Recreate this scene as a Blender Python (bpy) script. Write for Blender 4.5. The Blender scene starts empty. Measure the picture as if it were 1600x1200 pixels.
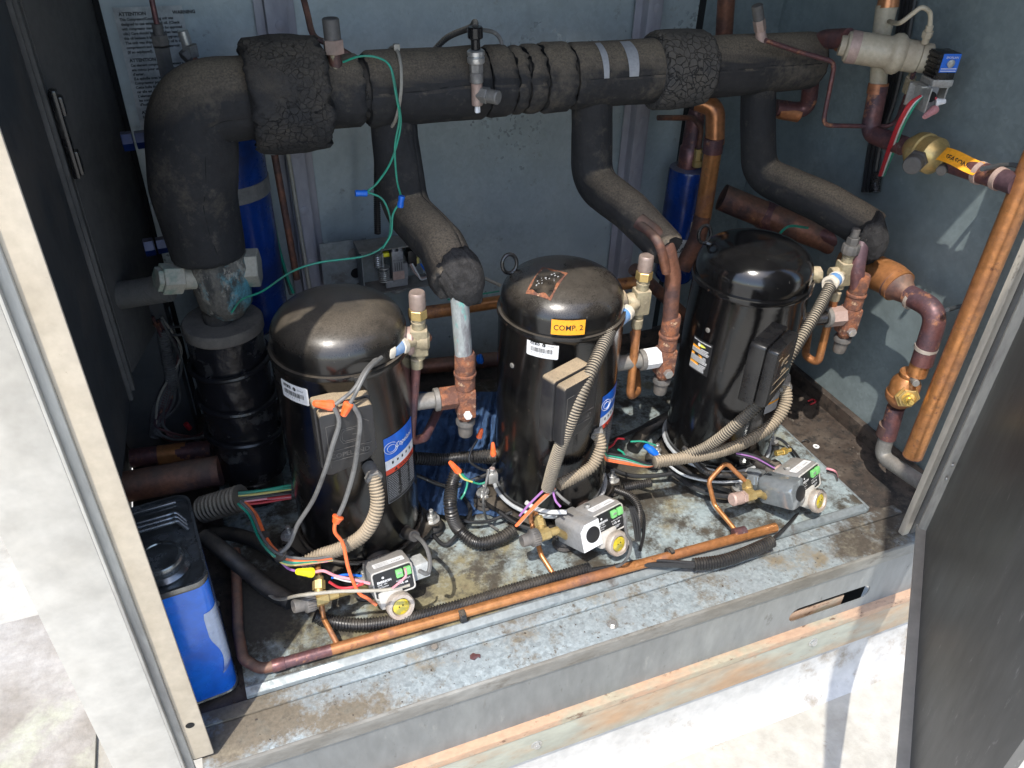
import bpy, bmesh, math, random
import numpy as np
from mathutils import Vector, Matrix, noise
from mathutils.geometry import tessellate_polygon
random.seed(7)
R_ = math.radians
sc = bpy.context.scene
col = sc.collection

# ------------------------------------------------------------------ camera
CH = 1.2                     # lens height above the mounting tray
PITCH, YAW, ROLL, FPX = R_(34.997), R_(22.370), R_(1.8415), 1238.5
cw = Vector((math.sin(YAW)*math.cos(PITCH), math.cos(YAW)*math.cos(PITCH), -math.sin(PITCH)))
cr0 = Vector((math.cos(YAW), -math.sin(YAW), 0)); cu0 = cr0.cross(cw)
cr = cr0*math.cos(ROLL) + cu0*math.sin(ROLL); cu = -cr0*math.sin(ROLL) + cu0*math.cos(ROLL)
cam = bpy.data.cameras.new('camera'); camo = bpy.data.objects.new('camera', cam); col.objects.link(camo)
camo.matrix_world = Matrix(((cr.x, cu.x, -cw.x, 0), (cr.y, cu.y, -cw.y, 0), (cr.z, cu.z, -cw.z, CH), (0, 0, 0, 1)))
cam.sensor_fit = 'HORIZONTAL'; cam.sensor_width = 36; cam.lens = 36*FPX/1600
cam.clip_start = .02; cam.clip_end = 300
sc.camera = camo

# ------------------------------------------------------------------ daylight
SUN_AZ, SUN_EL = R_(41.5), R_(60)       # light travels towards azimuth 41.5 deg (from +y to +x)
sund = Vector((math.sin(SUN_AZ)*math.cos(SUN_EL), math.cos(SUN_AZ)*math.cos(SUN_EL), -math.sin(SUN_EL)))
sl = bpy.data.lights.new('sun', 'SUN'); so = bpy.data.objects.new('sun', sl); col.objects.link(so)
sl.energy = 2.0; sl.angle = R_(.53); sl.color = (1, .955, .88)
so.rotation_euler = sund.to_track_quat('-Z', 'Y').to_euler()
w = bpy.data.worlds.new('World'); sc.world = w; w.use_nodes = True
nt = w.node_tree; sky = nt.nodes.new('ShaderNodeTexSky'); sky.sky_type = 'NISHITA'; sky.sun_disc = False
sky.sun_elevation = SUN_EL; sky.sun_rotation = SUN_AZ + math.pi
sky.air_density = 1.0; sky.dust_density = 1.5
nt.links.new(sky.outputs[0], nt.nodes['Background'].inputs[0]); nt.nodes['Background'].inputs[1].default_value = .15
sc.view_settings.view_transform = 'Standard'; sc.view_settings.look = 'None'
sc.view_settings.exposure = 1.42; sc.view_settings.gamma = 1; sc.view_settings.use_curve_mapping = False
sc.render.engine = 'CYCLES'
sc.cycles.max_bounces = 8; sc.cycles.diffuse_bounces = 5; sc.cycles.glossy_bounces = 4

# ------------------------------------------------------------------ reading positions
def P(u, v, y=None, x=None, z=None):
    d = cw + cr*((u-800)/FPX) - cu*((v-600)/FPX)
    if z is not None: t = (z-CH)/d.z
    elif y is not None: t = y/d.y
    else: t = x/d.x
    return Vector((0, 0, CH)) + d*t
def Y(*q): return [P(a[0], a[1], y=a[2]) for a in q]
def Z(*q): return [P(a[0], a[1], z=a[2]) for a in q]
def X(*q): return [P(a[0], a[1], x=a[2]) for a in q]
def cylhit(u, v, cx, cy, r):
    d = cw + cr*((u-800)/FPX) - cu*((v-600)/FPX)
    a = d.x*d.x+d.y*d.y; b = -2*(d.x*cx+d.y*cy); c = cx*cx+cy*cy-r*r
    D = b*b-4*a*c
    t = (-b-math.sqrt(max(D, 0)))/(2*a); p = Vector((0, 0, CH))+d*t
    return math.atan2(p.y-cy, p.x-cx), p.z

# ------------------------------------------------------------------ materials
def mat(name, c, rough=.5, metal=0., c2=None, s=18, lo=.45, hi=.6, c3=None, s3=70, lo3=.55, hi3=.68,
        dust=None, bump=None, crack=None, stretch=(1, 1, 1), r2=None, coat=0, spangle=0, layers=(), trans=0, mott=.5):
    m = bpy.data.materials.new(name); m.use_nodes = True
    n = m.node_tree.nodes; L = m.node_tree.links; b = n['Principled BSDF']
    tc = n.new('ShaderNodeTexCoord'); mp = n.new('ShaderNodeMapping'); L.new(tc.outputs['Object'], mp.inputs[0])
    mp.inputs['Scale'].default_value = stretch
    def noi(sc_, det=6, rg=.6):
        t = n.new('ShaderNodeTexNoise'); t.inputs['Scale'].default_value = sc_; t.inputs['Detail'].default_value = det
        t.inputs['Roughness'].default_value = rg; L.new(mp.outputs[0], t.inputs[0]); return t.outputs['Fac']
    def ramp(f, a, z_):
        t = n.new('ShaderNodeMapRange'); t.inputs[1].default_value = a; t.inputs[2].default_value = z_; L.new(f, t.inputs[0]); return t.outputs[0]
    def mix(f, a, z_):
        t = n.new('ShaderNodeMix'); t.data_type = 'RGBA'
        if isinstance(f, float): t.inputs[0].default_value = f
        else: L.new(f, t.inputs[0])
        for i, q in ((6, a), (7, z_)):
            if isinstance(q, tuple): t.inputs[i].default_value = (*q, 1)
            else: L.new(q, t.inputs[i])
        return t.outputs[2]
    def mixf(f, a, z_):
        t = n.new('ShaderNodeMix'); L.new(f, t.inputs[0])
        for i, q in ((2, a), (3, z_)):
            if isinstance(q, (float, int)): t.inputs[i].default_value = q
            else: L.new(q, t.inputs[i])
        return t.outputs[0]
    def mul(a, z_):
        t = n.new('ShaderNodeMath'); t.operation = 'MULTIPLY'
        for i, q in ((0, a), (1, z_)):
            if isinstance(q, (float, int)): t.inputs[i].default_value = q
            else: L.new(q, t.inputs[i])
        return t.outputs[0]
    cc = c; ro = rough; me = metal
    fine = noi(s*9, 3)
    if spangle:
        vo = n.new('ShaderNodeTexVoronoi'); vo.inputs['Scale'].default_value = 130; L.new(mp.outputs[0], vo.inputs[0])
        sp = n.new('ShaderNodeSeparateColor'); L.new(vo.outputs['Color'], sp.inputs[0])
        cc = mix(sp.outputs[0], tuple(k*(1-spangle) for k in c), tuple(min(1, k*(1+spangle)) for k in c))
        ro = mixf(sp.outputs[1], max(.05, rough-.12), rough+.12)
    f1 = ramp(noi(s), lo, hi)
    if c2: cc = mix(f1, cc, c2); ro = mixf(f1, ro, r2 if r2 is not None else min(1, rough+.2))
    if c2 and metal: me = mixf(f1, metal, metal*.4)
    if c3: f3 = ramp(noi(s3, 8, .7), lo3, hi3); cc = mix(f3, cc, c3)
    for (lc, ls, l0, l1, at_) in layers:     # stains: colour, scale, thresholds, (x, y, z, radius, push)
        f_ = noi(ls, 10, .68)
        if at_:
            ds_ = n.new('ShaderNodeVectorMath'); ds_.operation = 'DISTANCE'; L.new(tc.outputs['Object'], ds_.inputs[0]); ds_.inputs[1].default_value = at_[:3]
            mm = n.new('ShaderNodeMapRange'); mm.inputs[1].default_value = 0; mm.inputs[2].default_value = at_[3]; mm.inputs[3].default_value = at_[4]; mm.inputs[4].default_value = -.06
            L.new(ds_.outputs['Value'], mm.inputs[0]); ad_ = n.new('ShaderNodeMath'); ad_.operation = 'ADD'; L.new(f_, ad_.inputs[0]); L.new(mm.outputs[0], ad_.inputs[1]); f_ = ad_.outputs[0]
        gq = n.new('ShaderNodeMath'); gq.operation = 'MULTIPLY_ADD'; gq.inputs[1].default_value = .16; L.new(noi(ls*11+30, 6, .8), gq.inputs[0]); L.new(f_, gq.inputs[2])
        f_ = ramp(gq.outputs[0], l0+.055, l1+.125); cc = mix(f_, cc, lc); ro = mixf(f_, ro, .85)
        if metal: me = mixf(f_, me, 0.)
    # small tonal mottling of the surface itself
    dk = n.new('ShaderNodeMix'); dk.data_type = 'RGBA'; dk.blend_type = 'MULTIPLY'; dk.inputs[0].default_value = mott
    if isinstance(cc, tuple): dk.inputs[6].default_value = (*cc, 1)
    else: L.new(cc, dk.inputs[6])
    g = n.new('ShaderNodeMapRange'); g.inputs[1].default_value = .3; g.inputs[2].default_value = .7; g.inputs[3].default_value = .72; g.inputs[4].default_value = 1.15
    L.new(fine, g.inputs[0]); cb = n.new('ShaderNodeCombineColor')
    for i in range(3): L.new(g.outputs[0], cb.inputs[i])
    L.new(cb.outputs[0], dk.inputs[7]); cc = dk.outputs[2]
    hgt = None
    if crack:
        vs, wd, cd, cm = crack
        wp = n.new('ShaderNodeTexNoise'); wp.inputs['Scale'].default_value = 22; wp.inputs['Detail'].default_value = 6; L.new(mp.outputs[0], wp.inputs[0])
        va = n.new('ShaderNodeVectorMath'); va.operation = 'MULTIPLY_ADD'; va.inputs[1].default_value = (.04, .04, .04)
        L.new(wp.outputs['Color'], va.inputs[0]); L.new(mp.outputs[0], va.inputs[2])
        vo = n.new('ShaderNodeTexVoronoi'); vo.feature = 'DISTANCE_TO_EDGE'; vo.inputs['Scale'].default_value = vs; L.new(va.outputs[0], vo.inputs[0])
        fc = ramp(vo.outputs['Distance'], 0, wd); mk = ramp(noi(9, 4, .6), cm, cm+.12)
        mxn = n.new('ShaderNodeMath'); mxn.operation = 'MAXIMUM'; L.new(fc, mxn.inputs[0]); L.new(mk, mxn.inputs[1]); fc = mxn.outputs[0]; cc = mix(fc, cd, cc); hgt = fc
    if dust:
        dc, am, ds = dust
        geo = n.new('ShaderNodeNewGeometry'); sx = n.new('ShaderNodeSeparateXYZ'); L.new(geo.outputs['Normal'], sx.inputs[0])
        up = ramp(sx.outputs[2], .25, .95); dn = ramp(noi(ds, 7, .65), .42-.25*am, .62-.1*am)
        gr = ramp(noi(ds*75, 5, .75), .22, .66); fd = mul(mul(mul(up, dn), am), gr); cc = mix(fd, cc, dc); ro = mixf(fd, ro, .95)
        me = mixf(fd, me, 0.) if (not isinstance(me, float) or me > 0) else me
    for inp, q in (('Base Color', cc), ('Roughness', ro), ('Metallic', me)):
        if isinstance(q, (float, int)): b.inputs[inp].default_value = q
        elif isinstance(q, tuple): b.inputs[inp].default_value = (*q, 1)
        else: L.new(q, b.inputs[inp])
    if coat: b.inputs['Coat Weight'].default_value = coat; b.inputs['Coat Roughness'].default_value = .12
    if trans: b.inputs['Transmission Weight'].default_value = trans
    if bump or crack:
        bp = n.new('ShaderNodeBump'); bs, bd = bump or (60, .001)
        h = noi(bs, 8, .65)
        if hgt is not None:
            ad = n.new('ShaderNodeMath'); ad.operation = 'MULTIPLY_ADD'; ad.inputs[1].default_value = 1.6; L.new(hgt, ad.inputs[0]); L.new(h, ad.inputs[2]); h = ad.outputs[0]
        L.new(h, bp.inputs['Height']); bp.inputs['Distance'].default_value = bd; bp.inputs['Strength'].default_value = .9
        L.new(bp.outputs[0], b.inputs['Normal'])
    return m
DUST = (.30, .24, .17)
M = {}
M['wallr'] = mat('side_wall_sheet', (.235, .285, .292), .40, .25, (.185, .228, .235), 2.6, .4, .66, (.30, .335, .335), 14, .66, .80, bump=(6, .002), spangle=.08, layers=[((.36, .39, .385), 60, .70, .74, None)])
M['galv'] = mat('galvanised_sheet', (.24, .27, .275), .42, .4, (.20, .22, .225), 9, .4, .65, (.12, .11, .10), 12, .60, .70, bump=(25, .0006), spangle=.14)
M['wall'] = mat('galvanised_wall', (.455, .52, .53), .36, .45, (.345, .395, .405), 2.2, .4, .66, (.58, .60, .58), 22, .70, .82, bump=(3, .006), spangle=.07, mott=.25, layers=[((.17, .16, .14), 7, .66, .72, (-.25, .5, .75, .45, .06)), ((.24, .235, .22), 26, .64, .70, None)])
M['tray'] = mat('tray_sheet', (.31, .37, .38), .5, .2, (.25, .295, .30), 14, .45, .62, bump=(60, .0009), spangle=.14, mott=.8,
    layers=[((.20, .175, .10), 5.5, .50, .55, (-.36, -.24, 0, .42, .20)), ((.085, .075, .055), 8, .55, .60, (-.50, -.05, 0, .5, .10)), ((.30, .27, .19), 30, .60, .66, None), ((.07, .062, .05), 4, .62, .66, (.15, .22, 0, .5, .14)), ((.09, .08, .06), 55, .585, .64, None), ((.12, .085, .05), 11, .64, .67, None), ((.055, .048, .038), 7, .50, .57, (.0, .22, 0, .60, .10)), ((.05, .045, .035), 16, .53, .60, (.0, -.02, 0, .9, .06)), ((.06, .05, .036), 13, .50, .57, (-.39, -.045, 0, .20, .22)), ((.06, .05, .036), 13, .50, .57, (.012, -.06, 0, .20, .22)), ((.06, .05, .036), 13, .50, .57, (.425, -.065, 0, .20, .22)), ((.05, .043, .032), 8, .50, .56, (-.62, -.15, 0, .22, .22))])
M['rail'] = mat('rail_sheet', (.30, .345, .36), .5, .2, (.25, .28, .29), 16, .45, .62, bump=(70, .001), spangle=.16, mott=.8,
    layers=[((.155, .13, .095), 6, .50, .56, (-.62, -.4, .45, .30, .13)), ((.075, .062, .048), 7, .55, .60, (.64, -.38, .45, .22, .22)), ((.15, .135, .105), 24, .57, .63, None), ((.10, .085, .065), 70, .60, .65, None), ((.20, .17, .12), 9, .58, .62, None)])
M['lip'] = mat('dirty_lip', (.235, .23, .21), .7, .1, (.15, .14, .12), 12, .4, .65, (.33, .33, .31), 60, .6, .7, bump=(50, .001), stretch=(.4, 1, 1), layers=[((.10, .085, .065), 30, .58, .64, None)])
M['skirt'] = mat('skirt_sheet', (.215, .225, .225), .42, .4, (.29, .295, .28), 5, .45, .7, (.17, .165, .15), 30, .62, .75, bump=(20, .0008), stretch=(1, 1, .35), layers=[((.36, .35, .31), 14, .62, .68, None), ((.12, .11, .095), 34, .66, .70, None)])
M['flange'] = mat('weathered_flange', (.33, .33, .27), .7, .0, (.38, .25, .15), 5, .46, .6, (.26, .17, .11), 40, .6, .7, bump=(50, .0008), stretch=(.5, 1, 1))
M['rust'] = mat('rusty_edge', (.40, .26, .17), .8, 0, (.33, .29, .21), 14, .5, .62, (.14, .08, .05), 55, .58, .66, bump=(60, .001), stretch=(.5, 1, 1))
M['floor'] = mat('oily_floor', (.060, .045, .036), .5, .1, (.115, .092, .072), 9, .46, .7, (.03, .025, .022), 40, .5, .62, bump=(40, .0015), r2=.85, layers=[((.20, .175, .14), 34, .64, .70, None), ((.02, .018, .016), 5, .54, .60, None)])
M['post'] = mat('painted_post', (.47, .445, .395), .45, 0, (.40, .37, .315), 3.5, .42, .68, (.33, .315, .285), 10, .66, .8, bump=(4, .002))
M['lipdust'] = mat('dusty_flange', (.50, .43, .33), .75, 0, (.42, .355, .265), 7, .42, .68, (.26, .21, .155), 90, .66, .74, bump=(90, .0004), mott=.35)
M['groove'] = mat('gasket', (.42, .40, .35), .75, 0, (.30, .28, .25), 20, .5, .65, bump=(60, .0006), stretch=(1, 1, .2))
M['dark'] = mat('shade_dark_panel', (.045, .05, .055), .55, .1, (.07, .065, .06), 6, .45, .65, (.11, .10, .085), 40, .66, .78, bump=(30, .0005))  # shade of the cabinet's left side put into a near-black base colour
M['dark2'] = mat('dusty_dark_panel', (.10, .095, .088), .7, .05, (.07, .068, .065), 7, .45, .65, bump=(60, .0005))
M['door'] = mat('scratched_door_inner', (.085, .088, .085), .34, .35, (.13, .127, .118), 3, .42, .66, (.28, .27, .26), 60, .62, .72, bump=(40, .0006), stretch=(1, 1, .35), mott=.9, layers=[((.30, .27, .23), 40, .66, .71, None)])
M['edge'] = mat('dusty_door_edge', (.52, .47, .39), .6, .1, (.36, .32, .27), 16, .45, .65, (.14, .12, .09), 60, .62, .72, bump=(40, .0008), stretch=(1, 1, .3))
M['chan'] = mat('channel_steel', (.38, .37, .40), .45, .3, (.30, .29, .32), 8, .45, .65, bump=(30, .0004), stretch=(1, 1, .3))
M['roof'] = mat('roof_membrane', (.43, .405, .35), .7, 0, (.32, .295, .245), 3.2, .50, .64, (.24, .21, .17), 14, .62, .72, bump=(60, .002), r2=.9)
M['curb'] = mat('curb_membrane', (.46, .445, .42), .6, 0, (.37, .355, .33), 4, .5, .7, (.32, .29, .25), 16, .68, .8, bump=(9, .006), layers=[((.26, .22, .17), 13, .56, .66, (.75, -.55, .0, .5, .10))])
M['pad'] = mat('walkway_pad', (.40, .37, .33), .85, 0, (.27, .24, .20), 6, .4, .62, (.42, .43, .30), 2.2, .52, .68, bump=(80, .002))
def blackpaint(nm, rough, dust, c2=(.028, .027, .026)):
    return mat(nm, (.0045, .0045, .005), rough, 0, c2, 7, .45, .68, (.05, .044, .036), 50, .64, .74, dust=dust, bump=(45, .0005), coat=.3, r2=rough+.10, mott=.9, layers=[((.10, .055, .035), 46, .69, .70, None), ((.16, .15, .13), 90, .70, .72, None)])
M['bk1'] = blackpaint('black_shell_dusty', .20, ((.22, .18, .135), .60, 6), (.020, .018, .015))
M['bk2'] = blackpaint('black_shell_worn', .15, ((.20, .17, .135), .50, 7), (.014, .013, .0115))
M['bk3'] = blackpaint('black_shell_clean', .07, ((.08, .075, .07), .10, 10), (.007, .007, .0075))
M['bk'] = mat('black_gloss', (.007, .007, .008), .22, 0, (.022, .020, .018), 20, .48, .66, dust=(DUST, .3, 20), bump=(60, .0004), coat=.3)
M['tape'] = mat('black_tape', (.010, .010, .012), .22, 0, (.05, .05, .05), 16, .56, .68, (.12, .12, .12), 60, .66, .76, bump=(22, .004))
M['plastic'] = mat('black_plastic', (.022, .022, .024), .36, 0, (.042, .040, .037), 14, .45, .65, dust=((.40, .31, .20), 1.3, 8), bump=(80, .0003))
M['plasticn'] = mat('black_plastic_clean', (.009, .009, .010), .25, 0, (.018, .0175, .017), 20, .45, .65, bump=(80, .0003))
M['foam'] = mat('black_foam_insulation', (.014, .014, .015), .78, 0, (.030, .028, .027), 8, .45, .66, (.060, .052, .043), 40, .58, .70, dust=((.27, .21, .14), 1.1, 4), bump=(110, .0014), mott=.9, layers=[((.10, .083, .062), 6, .56, .66, None)])
M['foamc'] = mat('cracked_foam_tape', (.062, .058, .054), .8, 0, (.095, .083, .068), 10, .45, .65, dust=((.17, .14, .105), .8, 9), bump=(90, .0016), crack=(75, .07, (.008, .0075, .0075), .9), mott=.9)
M['foamt'] = mat('rough_foam_tape', (.026, .025, .025), .85, 0, (.06, .052, .043), 14, .46, .64, dust=((.15, .12, .085), .9, 7), bump=(48, .006), crack=(95, .05, (.009, .009, .009), .45), mott=1.)
M['foamcut'] = mat('torn_foam', (.035, .033, .033), .95, 0, (.016, .015, .015), 60, .42, .62, (.14, .125, .11), 120, .62, .72, bump=(160, .005), mott=1.)
M['felt'] = mat('dusty_felt', (.13, .115, .095), .95, 0, (.09, .08, .07), 30, .45, .65, bump=(250, .001))
M['rubber'] = mat('black_rubber', (.02, .02, .021), .5, 0, (.05, .045, .04), 25, .5, .68, dust=(DUST, .45, 22), bump=(60, .0006))
M['copper'] = mat('copper', (.55, .235, .105), .32, .65, (.34, .13, .065), 10, .48, .66, (.15, .065, .055), 30, .60, .70, bump=(40, .0003), r2=.5, mott=.8)
M['copperd'] = mat('copper_darkened', (.27, .12, .075), .42, .5, (.09, .05, .045), 14, .42, .58, (.46, .22, .10), 24, .62, .70, dust=((.26, .20, .14), .6, 15), bump=(40, .0006), mott=.9)
M['copperp'] = mat('copper_purple', (.19, .085, .08), .36, .5, (.085, .048, .058), 16, .42, .58, (.42, .19, .10), 26, .57, .66, bump=(45, .0006), mott=.9, layers=[((.35, .30, .28), 50, .67, .72, None)])
M['copperb'] = mat('copper_bright', (.54, .235, .085), .28, .6, (.30, .125, .055), 9, .45, .66, (.20, .085, .05), 34, .60, .68, bump=(30, .0003), mott=.9, layers=[((.15, .075, .06), 11, .58, .66, None), ((.30, .14, .06), 90, .60, .66, None)])
M['rustcop'] = mat('rusted_copper', (.33, .125, .06), .8, .15, (.15, .07, .05), 50, .42, .56, (.50, .33, .21), 90, .58, .66, bump=(120, .0022), mott=1.)
M['verd'] = mat('verdigris_copper', (.32, .345, .34), .65, .1, (.17, .16, .17), 26, .46, .56, (.13, .42, .37), 34, .60, .66, bump=(70, .0012), stretch=(1, 1, .35), mott=.9, layers=[((.34, .17, .12), 22, .58, .63, None), ((.52, .52, .50), 60, .60, .66, None)])
M['brass'] = mat('brass', (.58, .42, .17), .38, .7, (.36, .27, .12), 26, .45, .65, (.22, .18, .10), 70, .62, .74, bump=(60, .0004))
M['brassd'] = mat('dusty_brass', (.36, .31, .20), .5, .3, (.24, .20, .13), 22, .42, .62, (.46, .40, .30), 60, .58, .66, dust=((.50, .40, .27), 1.0, 18), bump=(90, .001), mott=.8)
M['gold'] = mat('bright_brass', (.85, .60, .18), .25, .8)
M['bronze'] = mat('brown_cap', (.34, .26, .22), .45, .35, (.45, .30, .24), 16, .45, .65, (.2, .15, .12), 60, .62, .74, bump=(60, .0003))
M['pinkcap'] = mat('pink_brown_cap', (.46, .33, .28), .5, .25, (.38, .27, .23), 20, .45, .65, bump=(80, .0004))
M['greycap'] = mat('grey_cap', (.11, .105, .10), .6, .2, (.17, .15, .13), 20, .45, .65, bump=(80, .0004))
M['steel'] = mat('zinc_steel', (.55, .55, .53), .36, .8, (.36, .34, .31), 30, .45, .65, bump=(80, .0004))
M['steeld'] = mat('dull_steel', (.26, .25, .23), .5, .5, (.16, .15, .14), 30, .45, .65, dust=(DUST, .4, 20), bump=(80, .0005))
M['white'] = mat('white_casting', (.50, .485, .45), .5, 0, (.42, .39, .34), 14, .48, .66, (.26, .23, .19), 50, .64, .72, bump=(60, .0004))
M['greyp'] = mat('grey_housing', (.27, .275, .28), .36, .15, (.20, .20, .20), 16, .45, .65, dust=((.40, .34, .27), .5, 16), bump=(80, .0003), layers=[((.15, .13, .11), 60, .64, .70, None)])
M['clear'] = mat('clear_cover', (.22, .24, .25), .07, .3, (.16, .18, .19), 12, .45, .65, coat=1)
M['ring'] = mat('nickel_ring', (.50, .44, .38), .4, .4, (.40, .31, .25), 24, .45, .65, (.2, .14, .1), 60, .62, .7, bump=(60, .0003))
M['yellowglass'] = mat('amber_glass', (.55, .42, .03), .12, 0, (.30, .27, .05), 60, .46, .56, coat=.8)
M['verdb'] = mat('blue_green_corrosion', (.13, .12, .10), .75, .1, (.055, .055, .05), 28, .46, .56, (.27, .245, .20), 44, .54, .60, bump=(60, .0045), stretch=(1, 1, .6), mott=1., layers=[((.09, .26, .30), 20, .50, .56, (.06, -.02, .03, .07, .08))])
M['hexg'] = mat('green_tinged_nut', (.38, .35, .28), .75, .1, (.16, .24, .19), 20, .46, .62, bump=(80, .0006))
M['cream'] = mat('cream_paint', (.50, .435, .32), .42, 0, (.40, .33, .235), 14, .46, .66, (.36, .16, .12), 30, .69, .73, bump=(40, .0006))
M['blue'] = mat('blue_enamel', (.004, .035, .19), .22, 0, (.003, .018, .10), 12, .45, .65, dust=((.20, .17, .13), .9, 14), bump=(30, .0004), coat=.3)
M['canblue'] = mat('can_blue_print', (.012, .17, .74), .22, .05, (.009, .12, .58), 7, .5, .62, bump=(12, .0012), coat=.5)
M['canwhite'] = mat('can_white_print', (.45, .52, .66), .22, .1, (.08, .14, .40), 14, .50, .60, bump=(12, .0012), coat=.5)
M['tin'] = mat('tinplate', (.26, .27, .27), .2, .9, (.15, .155, .155), 10, .45, .65, bump=(10, .0010))
M['rag'] = mat('blue_shop_towel', (.042, .092, .20), .95, 0, (.026, .058, .13), 14, .45, .65, bump=(160, .0016))
M['cond'] = mat('dusty_conduit', (.045, .040, .035), .5, 0, (.025, .023, .02), 20, .5, .7, dust=((.40, .34, .25), 1.3, 10), bump=(100, .0004))
M['condt'] = mat('tan_dusty_conduit', (.20, .165, .12), .8, 0, (.12, .10, .075), 20, .45, .65, dust=((.46, .37, .26), 1.3, 10), bump=(100, .0006))
M['condk'] = mat('black_conduit', (.018, .018, .019), .32, 0, (.035, .033, .03), 20, .5, .7, dust=(DUST, .25, 20), bump=(100, .0003))
def flat(nm, c, r=.5, **k): M[nm] = mat(nm, c, r, **k)
flat('w_green', (.02, .30, .19), .35, c2=(.05, .22, .15)); flat('w_orange', (.85, .17, .05), .4, c2=(.6, .16, .07)); flat('w_red', (.48, .03, .04), .4)
flat('w_pink', (.72, .30, .34), .4); flat('w_purple', (.32, .14, .36), .4); flat('w_white', (.62, .62, .60), .4); flat('w_black', (.02, .02, .021), .35)
flat('w_grey', (.15, .148, .142), .5, c2=(.09, .088, .085)); flat('w_yel', (.62, .52, .16), .4); flat('w_beige', (.36, .33, .27), .6)
flat('n_orange', (.95, .15, .03), .35, c2=(.85, .20, .10)); flat('n_yellow', (.88, .78, .02), .35); flat('n_blue', (.01, .14, .62), .3)
flat('s_orange', (.90, .38, .02), .5); flat('s_white', (.78, .78, .78), .4); flat('s_black', (.015, .015, .016), .45)
flat('s_blue', (.01, .13, .60), .3); flat('s_red', (.75, .07, .03), .4); flat('s_grey', (.34, .34, .34), .5); flat('s_green', (.20, .55, .18), .45)
flat('s_yel', (.75, .78, .12), .4); flat('s_paper', (.52, .53, .51), .8, c2=(.35, .36, .35)); flat('s_ink', (.05, .05, .05), .7)
flat('collar_blue', (.14, .32, .62), .45, c2=(.35, .42, .5)); flat('collar', (.62, .56, .46), .7, c2=(.48, .42, .33), bump=(90, .0006)); flat('silver', (.52, .54, .55), .35, metal=.3)
flat('hole', (.006, .006, .006), .9); flat('ledred', (.25, .02, .03), .4); flat('pinkres', (.55, .25, .25), .5); flat('emboss', (.085, .08, .075), .55)

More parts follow.
